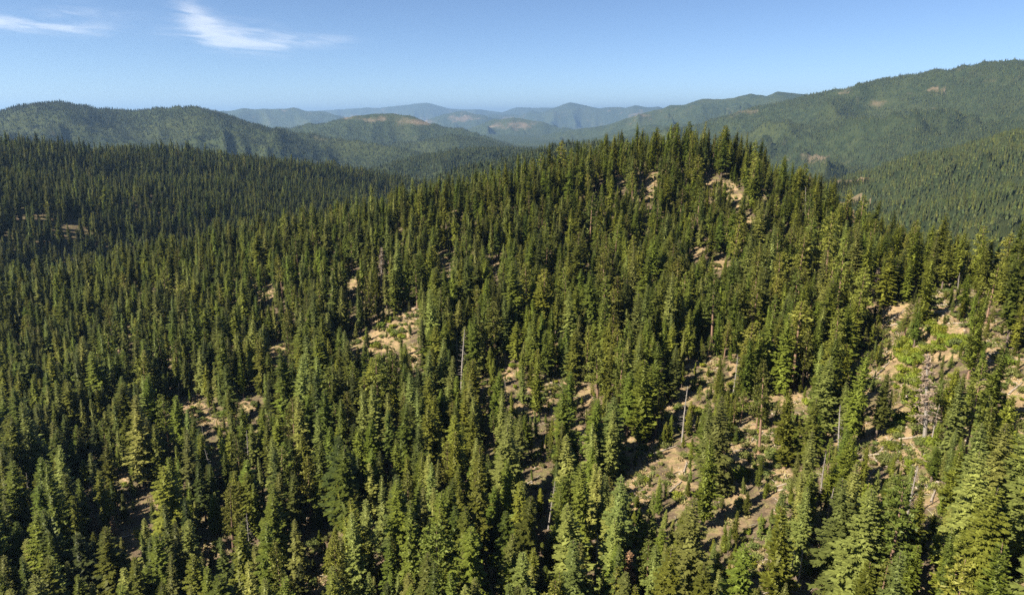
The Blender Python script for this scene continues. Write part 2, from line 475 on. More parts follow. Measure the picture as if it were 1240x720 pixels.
        bp.inputs['Strength'].default_value = 1.0; bp.inputs['Distance'].default_value = 14
        L(noise(0.03, 8, 0.8), bp.inputs['Height'])
    L(bp.outputs[0], pb.inputs['Normal'])
    L(pb.outputs[0], out.inputs['Surface'])
    return m


M['ground'] = ground_mat('forest floor and pale dirt', True)
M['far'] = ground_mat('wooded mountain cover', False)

# ------------------------------------------------------------------ terrain mesh (polar sheet out to the horizon, split by landform)
th = np.concatenate([np.radians(np.linspace(-50, 50, 641)), np.radians(np.linspace(50, 310, 66))[1:-1]])
rr = np.concatenate([[0.0], np.geomspace(20, 2500, 420), np.geomspace(2500, 62000, 250)[1:]])
TH, RR = np.meshgrid(th, rr)
GX, GY = RR * np.sin(TH), RR * np.cos(TH)
GZ, GK = terrain(GX, GY)
GZ[RR > 60000] -= (RR[RR > 60000] - 60000) * 0.01
nr, nt_ = GX.shape
# horizon per direction, for leaving out trees that no one could see
dense = 641
ELV = np.arctan2(GZ[:, :dense] - CZ, RR[:, :dense] + 1e-3)
ELV[0] = -9
HORI = np.maximum.accumulate(ELV, 0)


def seen(x, y, z, margin):
    """top of a tree against the ground in front of it"""
    t = np.arctan2(x, y); r = np.hypot(x, y)
    ti = np.clip(np.searchsorted(th[:dense], t), 0, dense - 1)
    ri = np.clip(np.searchsorted(rr, r * 0.985) - 1, 0, nr - 1)
    return np.arctan2(z + margin - CZ, r) > HORI[ri, ti]


ii, jj = np.meshgrid(np.arange(nr - 1), np.arange(nt_), indexing='ij')
j2 = (jj + 1) % nt_
Q = np.stack([ii * nt_ + jj, ii * nt_ + j2, (ii + 1) * nt_ + j2, (ii + 1) * nt_ + jj], -1).reshape(-1, 4)
FK = GK[:-1, :].reshape(-1)
V = np.stack([GX, GY, GZ], -1).reshape(-1, 3)
pu, pv, pf = project(V)
vr = np.hypot(V[:, 0], V[:, 1])
clear_v = np.where((vr < 900) & (V[:, 1] > 20), clearness(pu, pv, 1.5), 0) * 0.9
openness = np.clip((pu - 640) / 420, 0, 1) * np.clip((pv - 300) / 120, 0, 1)
clear_v = np.maximum(clear_v, np.where(vr < 700, 0.06 + 0.16 * openness, 0.05))


def in_ell(u, v, lst):
    m = np.zeros(u.shape)
    for a, b, c, d in lst:
        m = np.maximum(m, np.clip(1.5 - ((u - a) / c) ** 2 - ((v - b) / d) ** 2, 0, 1))
    return m


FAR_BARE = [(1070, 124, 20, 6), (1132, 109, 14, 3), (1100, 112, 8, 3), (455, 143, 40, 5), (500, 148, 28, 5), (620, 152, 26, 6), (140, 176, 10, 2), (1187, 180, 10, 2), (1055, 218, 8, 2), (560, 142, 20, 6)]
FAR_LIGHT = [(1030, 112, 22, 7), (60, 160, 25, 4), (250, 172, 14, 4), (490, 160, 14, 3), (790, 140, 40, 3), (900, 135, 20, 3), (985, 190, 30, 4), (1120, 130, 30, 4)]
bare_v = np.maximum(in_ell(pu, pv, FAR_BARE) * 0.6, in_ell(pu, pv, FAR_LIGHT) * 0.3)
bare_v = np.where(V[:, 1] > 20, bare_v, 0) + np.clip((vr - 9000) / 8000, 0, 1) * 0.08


def patchy(x, y):
    return np.clip(fbm(x / 520, y / 520, 4, 191) * 1.9 - 0.22, 0, 0.6)


thin_v = patchy(V[:, 0], V[:, 1])


def link(name, me, parent=None):
    o = bpy.data.objects.new(name, me)
    coll.objects.link(o)
    if parent is not None:
        o.parent = parent
    return o


def mesh_from(name, verts, faces, mats, smooth=False, mat_idx=None):
    me = bpy.data.meshes.new(name)
    verts = np.asarray(verts, np.float32); faces = np.asarray(faces, np.int32)
    n = faces.shape[1]
    me.vertices.add(len(verts)); me.vertices.foreach_set('co', verts.ravel())
    me.loops.add(faces.size); me.loops.foreach_set('vertex_index', faces.ravel())
    me.polygons.add(len(faces))
    me.polygons.foreach_set('loop_start', np.arange(0, faces.size, n, dtype=np.int32))
    me.polygons.foreach_set('use_smooth', np.full(len(faces), smooth, bool))
    for mm in mats:
        me.materials.append(mm)
    if mat_idx is not None:
        me.polygons.foreach_set('material_index', np.asarray(mat_idx, np.int32))
    me.update(calc_edges=True); me.validate()
    return me


for k in range(len(RIDGES) + 2):
    sel = FK == k
    if not sel.any():
        continue
    f = Q[sel]
    uq, inv = np.unique(f.ravel(), return_inverse=True)
    nm = 'hill' if k == 0 else 'valley_floor' if k == 1 else RIDGES[k - 2][0]
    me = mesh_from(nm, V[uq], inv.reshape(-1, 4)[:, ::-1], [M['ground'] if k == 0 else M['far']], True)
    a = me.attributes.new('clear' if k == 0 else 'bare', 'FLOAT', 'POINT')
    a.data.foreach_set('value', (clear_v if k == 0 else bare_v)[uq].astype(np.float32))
    if k:
        a = me.attributes.new('thin', 'FLOAT', 'POINT')
        a.data.foreach_set('value', thin_v[uq].astype(np.float32))
    o = link(nm, me)
    o['kind'] = 'structure'


# ------------------------------------------------------------------ tree shapes
class Geo:
    def __init__(s):
        s.v = []; s.f = []; s.n = 0

    def kite(s, base, tip, side, w, fold=0.0):
        mid = base + (tip - base) * 0.45
        s.v += [base, mid + side * w + np.array([0, 0, fold]), tip, mid - side * w + np.array([0, 0, fold])]
        s.f.append((s.n, s.n + 1, s.n + 2, s.n + 3)); s.n += 4

    def tube(s, pts, rad, n=6):
        b = s.n
        for p, r in zip(pts, rad):
            for k in range(n):
                a = 2 * math.pi * k / n
                s.v.append(np.array([p[0] + r * math.cos(a), p[1] + r * math.sin(a), p[2]])); s.n += 1
        for i in range(len(pts) - 1):
            for k in range(n):
                k2 = (k + 1) % n
                s.f.append((b + i * n + k, b + i * n + k2, b + (i + 1) * n + k2, b + (i + 1) * n + k))

    def limb(s, a, b, r0, r1):
        d = b - a; L = np.linalg.norm(d); d = d / L
        up = np.array([0, 0, 1.0]) if abs(d[2]) < 0.9 else np.array([1.0, 0, 0])
        e = np.cross(d, up); e /= np.linalg.norm(e); g = np.cross(d, e)
        o = s.n
        for p, r in ((a, r0), (b, r1)):
            for k in range(4):
                an = math.pi / 2 * k
                s.v.append(p + r * (math.cos(an) * e + math.sin(an) * g)); s.n += 1
        for k in range(4):
            k2 = (k + 1) % 4
            s.f.append((o + k, o + k2, o + 4 + k2, o + 4 + k))

    def mesh(s, name, mat):
        return mesh_from(name, np.array(s.v), np.array(s.f), [mat])


def trunk_geo(R, Ht, r0, lean=0.3, dead=False):
    g = Geo()
    n = 9
    ph = R.uniform(0, 6.28)
    pts, rad = [], []
    for i in range(n):
        t = i / (n - 1)
        pts.append((lean * math.sin(2.2 * t + ph) * t, lean * math.cos(2.6 * t + ph) * t, -1.5 + t * (Ht + 1.5)))
        rad.append(r0 * (1.25 if i == 0 else 1) * (1 - t) ** 0.85 + (0.03 if not dead else 0.07))
    g.tube(pts, rad, 7)
    return g, pts


def axis(pts, z):
    P = np.array(pts)
    return np.array([np.interp(z, P[:, 2], P[:, 0]), np.interp(z, P[:, 2], P[:, 1]), z])


def conifer(seed, Ht, Rad, base, style):
    """trunk and crown of one conifer, real metres, origin at its foot"""
    R = random.Random(seed)
    tg, pts = trunk_geo(R, Ht, 0.011 * Ht + 0.06)
    g = Geo()
    z = base * Ht
    lop, lob, wav = R.uniform(0, 6.28), R.uniform(0, .22), R.uniform(0, 6.28)
    blank = [(R.uniform(0, 6.28), R.uniform(base, 0.75)) for _ in range(3)]
    while z < Ht - 0.25:
        t = (z - base * Ht) / (Ht * (1 - base))
        if style == 'cedar':
            prof = (1 - t) ** 0.62 * min(1, 0.55 + 2.2 * t); step = 0.55; nb = 7
        elif style == 'pine':
            prof = max(0.12, (1 - t ** 1.8)) ** 0.8 * min(1, 0.55 + 1.6 * t); step = 0.95; nb = 5
        elif style == 'white_fir':
            prof = (1 - t) ** 0.66 * min(1, 0.7 + 2.5 * t); step = 0.62 + 0.22 * (1 - t); nb = 7
        else:
            prof = (1 - t) ** 0.58 * min(1, 0.55 + 2.0 * t); step = 0.6 + 0.15 * (1 - t); nb = 6
        off = R.uniform(0, 6.28)
        ring = R.uniform(0.86, 1.12)
        if style != 'pine' and t < 0.93:                 # inner twigs hanging close to the stem keep the crown opaque
            o = axis(pts, z)
            for b in range(6):
                a = off + 2 * math.pi * (b + R.uniform(-.2, .2)) / 6
                L = Rad * prof * R.uniform(0.5, 0.72)
                rd = np.array([math.cos(a), math.sin(a), 0])
                g.kite(o + rd * 0.05 + np.array([0, 0, 0.35 * L + 0.3]), o + rd * L + np.array([0, 0, -0.30 * L]), np.array([-math.sin(a), math.cos(a), 0]), 0.42 * L)
        for b in range(nb):
            a = off + 2 * math.pi * b / nb + R.uniform(-0.35, 0.35)
            L = Rad * prof * ring * R.uniform(0.66, 1.22) * (1 + lob * math.cos(a - lop)) * (1 + 0.16 * math.sin(z * 0.9 + wav + 1.3 * math.sin(a * 2 + wav))) + 0.16
            for (ba, bt) in blank:                       # ragged gaps in the outline
                if abs(t - bt) < 0.06 and math.cos(a - ba) > 0.4:
                    L *= 0.55
            if style == 'pine' and R.random() < 0.16:
                continue
            zz = z + R.uniform(-0.3, 0.3) * step
            o = axis(pts, zz)
            rd = np.array([math.cos(a), math.sin(a), 0]); sd_ = np.array([-math.sin(a), math.cos(a), 0])
            if style == 'cedar':
                p0, dr = 0.55, 0.25
            elif style == 'pine':
                p0, dr = 0.15 + 0.5 * t, 0.1
            elif style == 'white_fir':
                p0, dr = -0.10 + 0.55 * t, 0.10
            else:
                p0, dr = -0.16 + 0.75 * t, 0.22
            p0 += R.uniform(-0.12, 0.12)

            def P(s):
                return o + rd * (L * s) + np.array([0, 0, L * (p0 * s - dr * s * s * (1.2 - 0.6 * s))])
            if style == 'pine':
                if L > 0.8:
                    g.limb(o, P(0.8), 0.05, 0.02)
                nt = 3 if L > 1.6 else 2
                for q in range(nt):
                    c = P(1.0 - 0.24 * q) + sd_ * R.uniform(-0.35, 0.35) * L * 0.5 + np.array([0, 0, R.uniform(-0.1, 0.25)])
                    rr_ = R.uniform(0.55, 0.95) * min(1, 0.45 + L * 0.25)
                    for _ in range(10):
                        d = np.array([R.gauss(0, 1), R.gauss(0, 1), R.gauss(0.35, 0.8)]); d /= np.linalg.norm(d) + 1e-6
                        s2 = np.cross(d, np.array([R.gauss(0, 1), R.gauss(0, 1), R.gauss(0, 1)])); s2 /= np.linalg.norm(s2) + 1e-6
                        g.kite(c - d * rr_ * 0.25, c + d * rr_, s2, rr_ * 0.26)
                continue
            n = 8 if L > 2.2 else 6 if L > 1.1 else 4
            for q in range(n):
                s = 0.22 + 0.72 * (q + R.uniform(0.1, 0.9)) / n
                c = P(s); fw = P(min(1, s + 0.1)) - c; fw /= np.linalg.norm(fw) + 1e-6
                ll = min(0.95, max(0.30, 0.38 * L * (1.15 - 0.62 * s))) * R.uniform(0.75, 1.25)
                for sg in (-1, 1):
                    if style == 'cedar':
                        tip = c + fw * ll * 0.75 + sd_ * sg * ll * 0.55 + np.array([0, 0, R.uniform(-0.1, 0.45) * ll])
                    else:
                        tip = c + fw * ll * 0.62 + sd_ * sg * ll * 0.72 + np.array([0, 0, R.uniform(-0.42, 0.12) * ll])
                    ax = tip - c
                    wv = np.cross(ax, np.array([R.uniform(-0.5, 0.5), R.uniform(-0.5, 0.5), 1.0])); wv /= np.linalg.norm(wv) + 1e-6
                    g.kite(c, tip, wv, ll * (0.25 if style != 'cedar' else 0.28), R.uniform(-0.05, 0.08))
            c = P(0.72); tip = P(1.0) + (P(1.0) - P(0.9)) * 0.6
            g.kite(c, tip, sd_, 0.13 + 0.07 * L)
        z += step * R.uniform(0.85, 1.15)
    for q in range(5):                                    # leader
        zz = Ht - 0.22 * q
        a = R.uniform(0, 6.28); o = axis(pts, min(zz, Ht))
        g.kite(o, o + np.array([math.cos(a) * 0.25, math.sin(a) * 0.25, 0.35]), np.array([-math.sin(a), math.cos(a), 0]), 0.1)
    # an inner shell of hanging twigs keeps the stem from showing through
    return tg, g


def snag(seed, Ht, needles):
    R = random.Random(seed)
    tg, pts = trunk_geo(R, Ht, 0.013 * Ht + 0.05, 0.5, True)
    g = Geo(); f = Geo()
    z = Ht * R.uniform(0.25, 0.4)
    while z < Ht * 0.98:
        t = z / Ht
        a = R.uniform(0, 6.28)
        L = 2.9 * (1 - t) ** 0.7 * R.uniform(0.35, 1.1) + 0.15
        o = axis(pts, z)
        tip = o + np.array([math.cos(a) * L, math.sin(a) * L, L * R.uniform(-0.35, 0.1)])
        g.limb(o, tip, 0.05, 0.015)
        for q in range(2):
            b = o + (tip - o) * R.uniform(0.4, 0.8)
            g.limb(b, b + np.array([R.uniform(-.5, .5), R.uniform(-.5, .5), R.uniform(-.5, .1)]) * L * 0.5, 0.02, 0.008)
        if needles:
            for q in range(16):
                b = o + (tip - o) * R.uniform(0.3, 1)
                d = np.array([R.gauss(0, 1), R.gauss(0, 1), R.gauss(-0.4, 0.7)]); d /= np.linalg.norm(d)
                s2 = np.cross(d, np.array([R.gauss(0, 1), R.gauss(0, 1), 0.3])); s2 /= np.linalg.norm(s2) + 1e-6
                f.kite(b, b + d * R.uniform(0.4, 0.8), s2, 0.10)
        z += (0.16 if needles else 0.30) * R.uniform(0.6, 1.5)
    return tg, g, f


def shrub(seed, w, h, leaves=660):
    R = random.Random(seed)
    st = Geo(); g = Geo()
    lobes = [(R.uniform(-.5, .5) * w, R.uniform(-.5, .5) * w, h * R.uniform(.35, .7), R.uniform(.28, .5)) for _ in range(6)]
    for (x, y, z, r) in lobes:
        st.limb(np.array([x * .1, y * .1, -0.3]), np.array([x, y, z]), 0.05, 0.02)
        for _ in range(leaves // 6):
            d = np.array([R.gauss(0, 1), R.gauss(0, 1), R.gauss(0.25, 1)]); d /= np.linalg.norm(d)
            k = R.uniform(0.5, 1.08)
            c = np.array([x, y, z]) + d * np.array([w * r, w * r, h * r * 0.85]) * k
            if c[2] < 0.02:
                c[2] = 0.05
            e = np.array([R.gauss(0, 1), R.gauss(0, 1), R.gauss(0.2, 0.7)]); e /= np.linalg.norm(e)
            s2 = np.cross(e, d + 0.01); s2 /= np.linalg.norm(s2) + 1e-6
            ll = R.uniform(0.15, 0.32)
            g.kite(c - e * ll * .5, c + e * ll, s2, ll * 0.42)
    return st, g


def far_tree(seed, Ht, Rad):
    R = random.Random(seed)
    v, f = [], []
    tiers = 8
    for i in range(tiers):
        t0 = 0.08 + 0.92 * i / tiers
        z0 = Ht * t0 - 0.6; z1 = min(Ht, Ht * (t0 + 0.24))
        r = Rad * (1 - 0.92 * (i / tiers) ** 1.15)
        b = len(v); n = 12
        cx, cy = R.uniform(-.2, .2), R.uniform(-.2, .2)
        v.append((cx, cy, z1))
        off = R.uniform(0, 6.28)
        for k in range(n):
            a = off + 2 * math.pi * k / n
            q = r * (R.uniform(0.85, 1.2) if k % 2 == 0 else R.uniform(0.4, 0.65))
            v.append((cx + q * math.cos(a), cy + q * math.sin(a), z0 + (R.uniform(-.5, .2) if k % 2 == 0 else R.uniform(.3, 1.0))))
        for k in range(n):
            f.append((b, b + 1 + k, b + 1 + (k + 1) % n))
    return np.array(v), np.array(f)


SPECIES = {}
for key, args in {
    'fir': [(30, 3.7, .10), (34, 4.1, .16), (27, 3.5, .06), (31, 3.3, .22), (29, 4.2, .08), (32, 3.5, .14)],
    'dark_fir': [(29, 3.3, .10), (32, 3.6, .18), (25, 3.0, .05), (30, 3.9, .1)],
    'white_fir': [(29, 3.4, .06), (33, 3.7, .10), (26, 3.0, .05), (30, 2.7, .12), (28, 3.8, .07)],
    'pine': [(31, 3.5, .30), (34, 3.7, .38), (28, 3.2, .22), (30, 3.8, .34)],
    'cedar': [(24, 2.6, .05), (27, 2.8, .12), (20, 2.3, .03)],
}.items():
    SPECIES[key] = []
    for i, (ht, rd, bs) in enumerate(args):
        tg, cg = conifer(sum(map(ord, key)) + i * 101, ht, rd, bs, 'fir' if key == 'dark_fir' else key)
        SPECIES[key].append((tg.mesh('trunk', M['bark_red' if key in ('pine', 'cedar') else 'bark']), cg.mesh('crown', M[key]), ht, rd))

# ------------------------------------------------------------------ scatter on the hill
def stratified(cell, x0, x1, y0, y1):
    nx, ny = int((x1 - x0) / cell), int((y1 - y0) / cell)
    gx, gy = np.meshgrid(np.arange(nx), np.arange(ny))
    x = x0 + (gx + rng.uniform(0.08, 0.92, gx.shape)) * cell
    y = y0 + (gy + rng.uniform(0.08, 0.92, gx.shape)) * cell
    return x.ravel(), y.ravel()


x, y = stratified(5.5, -1600, 1600, 60, 2250)
r = np.hypot(x, y); t = np.degrees(np.arctan2(x, y))
m = (r < 2250) & (t > -46) & (t < 46) & (r > 95)
x, y, r, t = x[m], y[m], r[m], t[m]
z, kk = terrain(x, y)
m = (kk == 0)
x, y, z, r, t = x[m], y[m], z[m], r[m], t[m]
ub, vb, fb = project(np.stack([x, y, z], -1))
# how open the wood is here
dn = fbm(x / 55, y / 55, 3, 55)
openn = np.clip((ub - 640) / 420, 0, 1) * np.clip((vb - 300) / 120, 0, 1)
p = np.clip(1.0 + 0.40 * dn - 0.20 * openn, 0.3, 1.0)
p = np.where(r > 650, np.clip(0.95 + 0.8 * fbm(x / 120, y / 120, 3, 58), 0.5, 1), p)
p = np.where((vb < 300) & (ub > 900), p * 0.9, p)
p = np.where((ub > 1120) & (vb > 350) & (vb < 560), p * 0.62, p)
keep = rng.random(len(x)) < p
# beyond 900 m thin slightly
keep &= (r < 900) | (rng.random(len(x)) < 0.8)
x, y, z, r, t, ub, vb, fb, openn = [a[keep] for a in (x, y, z, r, t, ub, vb, fb, openn)]
sap = np.zeros(len(x), bool)
sx, sy = stratified(4.2, -330, 360, 110, 520)
sr = np.hypot(sx, sy); st_ = np.degrees(np.arctan2(sx, sy))
sm_ = (sr > 110) & (np.abs(st_) < 44); sx, sy, sr, st_ = sx[sm_], sy[sm_], sr[sm_], st_[sm_]
sz = height(sx, sy); su, sv, sf = project(np.stack([sx, sy, sz], -1))
so = np.clip((su - 640) / 420, 0, 1) * np.clip((sv - 300) / 120, 0, 1)
sm_ = rng.random(len(sx)) < 0.08 + 0.42 * so
x, y, z, r, t, ub, vb, fb, openn, sap = [np.concatenate([a, b[sm_]]) for a, b in ((x, sx), (y, sy), (z, sz), (r, sr), (t, st_), (ub, su), (vb, sv), (fb, sf), (openn, so), (sap, np.ones(len(sx), bool)))]
n = len(x)
# species: mixed by slowly varying noise and by side of the hill
sn = fbm(x / 40, y / 40, 2, 77) + rng.normal(0, 0.42, n)
sidev = np.clip((ub - 250) / 700, 0, 1)
near_low = np.clip((vb - 480) / 200, 0, 1) * np.clip((ub - 400) / 300, 0, 1)
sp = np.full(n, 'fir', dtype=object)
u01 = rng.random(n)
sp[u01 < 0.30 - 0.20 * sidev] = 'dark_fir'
sp[(r > 760) & (u01 < 0.92)] = 'dark_fir'  # mostly dark fir out here, so needle colour carries the ridge's shade
u02 = rng.random(n)
sp[(u02 < (0.26 + 0.26 * near_low) * np.where(r > 760, 0.25, 1))] = 'white_fir'
u03 = rng.random(n)
sp[(u03 < (0.08 + 0.14 * sidev) * np.where(r > 760, 0.2, 1))] = 'pine'
u04 = rng.random(n)
sp[(r < 760) & (u04 < 0.05 + 0.17 * sidev * (0.35 + openn + 0.3 * (sn > 0.2)))] = 'cedar'
sc = np.clip(rng.normal(0.72, 0.19, n), 0.26, 1.15)
sc = np.where(rng.random(n) < 0.16, rng.uniform(0.22, 0.5, n), sc)
sc *= np.where((r > 370) & (r < 720), 0.84, 1.0)
sc = np.where(sap, rng.uniform(0.10, 0.34, n), sc)
sc = np.where(r > 900, np.clip(sc * rng.uniform(0.75, 1.25, n), 0.4, 1.2), sc)
wid = rng.uniform(1.15, 1.6, n)
var = rng.integers(0, 12, n)
hts = np.array([SPECIES[s][v % len(SPECIES[s])][2] for s, v in zip(sp, var)]) * sc
rads = np.array([SPECIES[s][v % len(SPECIES[s])][3] for s, v in zip(sp, var)]) * sc

# trees the photograph picks out: (column, row of top, row of foot, species)
PICK = [(950, 473, 566, 'cedar'), (1172, 352, 458, 'cedar'), (1192, 420, 522, 'cedar'), (1207, 478, 585, 'cedar'), (903, 408, 486, 'cedar'), (919, 436, 548, 'pine'),
        (862, 476, 600, 'white_fir'), (742, 548, 706, 'white_fir'), (945, 345, 478, 'fir'), (925, 350, 470, 'fir'), (1000, 378, 512, 'fir'), (1026, 420, 545, 'fir'), (1142, 458, 572, 'white_fir'), (1060, 448, 530, 'dark_fir'),
        (838, 205, 262, 'fir'), (810, 150, 199, 'fir'), (795, 152, 200, 'fir'), (826, 155, 202, 'fir'), (865, 160, 207, 'fir'), (911, 162, 211, 'dark_fir'), (853, 157, 203, 'dark_fir'), (880, 163, 209, 'fir'),
        (1105, 450, 520, 'cedar'), (1020, 560, 690, 'white_fir'), (1165, 545, 690, 'white_fir'), (1010, 585, 720, 'white_fir'), (965, 590, 700, 'white_fir'), (1220, 300, 420, 'fir'), (1232, 268, 380, 'fir'),
        (380, 392, 486, 'white_fir'), (334, 600, 700, 'fir'), (362, 630, 705, 'white_fir'), (214, 560, 660, 'fir'), (650, 430, 500, 'cedar'), (442, 212, 282, 'fir'), (470, 220, 290, 'fir'), (700, 545, 690, 'fir'), (620, 485, 610, 'white_fir'),
        (775, 420, 535, 'cedar'), (1115, 305, 395, 'cedar'), (1068, 300, 372, 'fir'), (940, 610, 735, 'cedar'), (862, 668, 740, 'cedar'),
        (935, 178, 224, 'fir'), (958, 190, 238, 'fir'), (982, 200, 252, 'fir'), (1005, 216, 268, 'fir'), (1022, 226, 278, 'pine'), (1050, 232, 290, 'fir'), (1075, 240, 300, 'pine'), (1096, 248, 308, 'fir'), (1118, 252, 316, 'pine'), (1135, 250, 320, 'pine'),
        (1150, 252, 322, 'fir'), (1168, 254, 326, 'pine'), (1184, 258, 330, 'pine'), (1198, 265, 336, 'fir'), (1212, 275, 350, 'fir'), (640, 186, 250, 'fir'), (600, 198, 262, 'fir'), (680, 180, 243, 'fir'), (760, 168, 222, 'fir'), (735, 172, 232, 'fir')]
SNAGS = [  # (column, row of top, row of foot, kind)
    (303, 622, 692, 'snag'), (262, 540, 604, 'snag'), (302, 522, 572, 'snag'), (250, 512, 545, 'snag'), (559, 400, 476, 'snag'), (553, 410, 455, 'snag'), (1098, 562, 632, 'snag'), (1016, 492, 566, 'snag'), (994, 545, 596, 'snag'),
    (36, 574, 622, 'snag'), (612, 458, 478, 'snag'), (457, 522, 562, 'snag'), (826, 468, 535, 'snag'), (888, 428, 476, 'snag'), (1128, 490, 535, 'snag'), (965, 660, 716, 'snag'), (955, 655, 722, 'snag'), (217, 462, 486, 'snag'),
    (545, 318, 346, 'snag'), (975, 226, 258, 'snag'), (1119, 430, 536, 'grey'), (760, 668, 724, 'brown'), (1033, 228, 276, 'straw'), (140, 626, 664, 'brown'), (118, 618, 652, 'brown'), (1000, 590, 640, 'snag'), (1160, 330, 352, 'snag'),
    (462, 300, 345, 'grey'), (1057, 322, 362, 'grey'), (664, 582, 640, 'snag'), (720, 640, 700, 'snag')]


def locate(u, vt, vb_):
    p = hit(u, vb_)
    # height from the pixels between foot and top, at the foot's distance
    f = project(p)[2]
    h = np.zeros(len(p))
    for i in range(len(p)):
        lo, hi = 1.0, 60.0
        for _ in range(30):
            mid = (lo + hi) / 2
            q = p[i] + np.array([0, 0, mid])
            if project(q)[1] > vt[i]:
                lo = mid
            else:
                hi = mid
        h[i] = (lo + hi) / 2
    return p, h


pk = np.array([a[:3] for a in PICK], float)
PP, PH = locate(pk[:, 0], pk[:, 1], pk[:, 2])
sk = np.array([a[:3] for a in SNAGS], float)
SPT, SPH = locate(sk[:, 0], sk[:, 1], sk[:, 2])
PH = np.clip(PH, 6, np.where(np.hypot(PP[:, 0], PP[:, 1]) > 400, 23, 31)); SPH = np.clip(SPH, 4, 36)

# keep the clearings, the snags and the picked trees in view: leave out trees that stand in front of them
pts_u, pts_v, pts_d = [], [], []
ce = np.array(CLEAR + SHRUBBY, float)
ch = hit(ce[:, 0], ce[:, 1])
cd = project(ch)[2]
for (a, b, c, d), dist in zip(ce, cd):
    for s1, s2 in ((0, 0), (-.8, 0), (.8, 0), (0, -.8), (0, .8), (.5, .5), (-.5, .5), (.5, -.5), (-.5, -.5)):
        pts_u.append(a + s1 * c); pts_v.append(b + s2 * d); pts_d.append(dist)
for i, s in enumerate(SNAGS):
    d = project(SPT[i])[2]
    for q in (np.linspace(0.05, 0.55, 4) if s[3] == 'snag' else np.linspace(0.03, 0.9, 6)):
        pts_u.append(s[0]); pts_v.append(s[1] + (s[2] - s[1]) * q); pts_d.append(d - 3)
for i, s in enumerate(PICK):
    d = project(PP[i])[2]
    for q in np.linspace(0.05, 0.4, 3):
        pts_u.append(s[0]); pts_v.append(s[1] + (s[2] - s[1]) * q); pts_d.append(d - 4)
pts_u, pts_v, pts_d = map(np.array, (pts_u, pts_v, pts_d))
nearm = r < 900
hs_ = np.array(to_sun[:2]) / math.hypot(*to_sun[:2])            # on the ground, towards the sun
SUN_PX = [(232, 493), (255, 506), (246, 500), (264, 507), (470, 415), (492, 384), (485, 392), (191, 608), (380, 702), (665, 470), (703, 478), (860, 441), (825, 562), (822, 584), (935, 567), (911, 672), (1081, 380), (1139, 358), (1141, 387),
          (1218, 437), (1233, 474), (1235, 505), (1103, 531), (1105, 428), (1150, 418), (1120, 440), (302, 492), (335, 422), (322, 356), (430, 413), (942, 480), (152, 583), (426, 341), (1128, 598), (1074, 446), (641, 588), (870, 320)]
SUNNY = hit([a[0] for a in SUN_PX], [a[1] for a in SUN_PX])
drop = np.zeros(n, bool)


def tops(x, y, z, h):
    return project(np.stack([x, y, z + h], -1))


for _pass in range(2):
    ut, vt, ft = tops(x, y, z, hts)
    hw = rads * 1.38 * FPX / fb
    bad = np.zeros(n, bool)
    for a, b, d in zip(pts_u, pts_v, pts_d):
        tt = (b - vt) / np.maximum(vb - vt, 1)                 # 0 at the top, 1 at the foot
        cu = ut + (ub - ut) * tt
        w = hw * np.clip(tt * 1.1 + 0.04, 0, 1)
        bad |= nearm & (tt > -0.01) & (tt < 1.04) & (np.abs(a - cu) < w + 0.5) & (fb < d + 3)
    for q_ in range(len(SUNNY)):
        dx, dy = x - SUNNY[q_, 0], y - SUNNY[q_, 1]
        along = dx * hs_[0] + dy * hs_[1]; side = np.abs(-dx * hs_[1] + dy * hs_[0])
        reach = (hts + z - SUNNY[q_, 2]) / math.tan(SUN_EL)
        bad |= nearm & (along > -1) & (along < reach * 0.94) & (side < rads * 1.3 * np.clip(1 - along / np.maximum(reach, 1), 0.1, 1) + 2.6)
    if _pass == 0:                                             # first try a young tree in its place
        young = bad & (rng.random(n) < 0.8)
        f_ = rng.uniform(0.10, 0.30, n)
        sc = np.where(young, np.minimum(sc, f_), sc)
        base_h = hts / np.maximum(sc, 1e-6)
        hts = np.array([SPECIES[s][v % len(SPECIES[s])][2] for s, v in zip(sp, var)]) * sc
        rads = np.array([SPECIES[s][v % len(SPECIES[s])][3] for s, v in zip(sp, var)]) * sc
        drop |= bad & ~young
    else:
        drop |= bad
# room around picked trees and snags
for p_ in list(PP) + list(SPT):
    drop |= (np.hypot(x - p_[0], y - p_[1]) < 3.2)
keep = ~drop
x, y, z, r, t, ub, vb, fb, openn, sp, sc, var, hts, rads = [a[keep] for a in (x, y, z, r, t, ub, vb, fb, openn, sp, sc, var, hts, rads)]

# join in the picked ones
pk_sp = [a[3] for a in PICK]
pk_var = np.arange(len(PICK))
pk_sc = np.array([PH[i] / SPECIES[pk_sp[i]][pk_var[i] % len(SPECIES[pk_sp[i]])][2] for i in range(len(PICK))])
x = np.concatenate([x, PP[:, 0]]); y = np.concatenate([y, PP[:, 1]]); z = np.concatenate([z, PP[:, 2]])
sp = np.concatenate([sp, np.array(pk_sp, dtype=object)]); sc = np.concatenate([sc, pk_sc]); var = np.concatenate([var, pk_var])
picked = np.concatenate([np.zeros(len(ub), bool), np.ones(len(PICK), bool)])
r = np.hypot(x, y)
hts = np.array([SPECIES[s][v % len(SPECIES[s])][2] for s, v in zip(sp, var)]) * sc
rads = np.array([SPECIES[s][v % len(SPECIES[s])][3] for s, v in zip(sp, var)]) * sc
vis = (r < 320) | seen(x, y, z + hts, 3.0)
x, y, z, r, sp, sc, var, hts, rads, picked = [a[vis] for a in (x, y, z, r, sp, sc, var, hts, rads, picked)]
n = len(x)
rot = rng.uniform(0, 2 * math.pi, n)
wid = np.clip(rng.normal(1.34, 0.19, n), 0.9, 1.85)
tilt = rng.normal(0, 0.032, (n, 2))

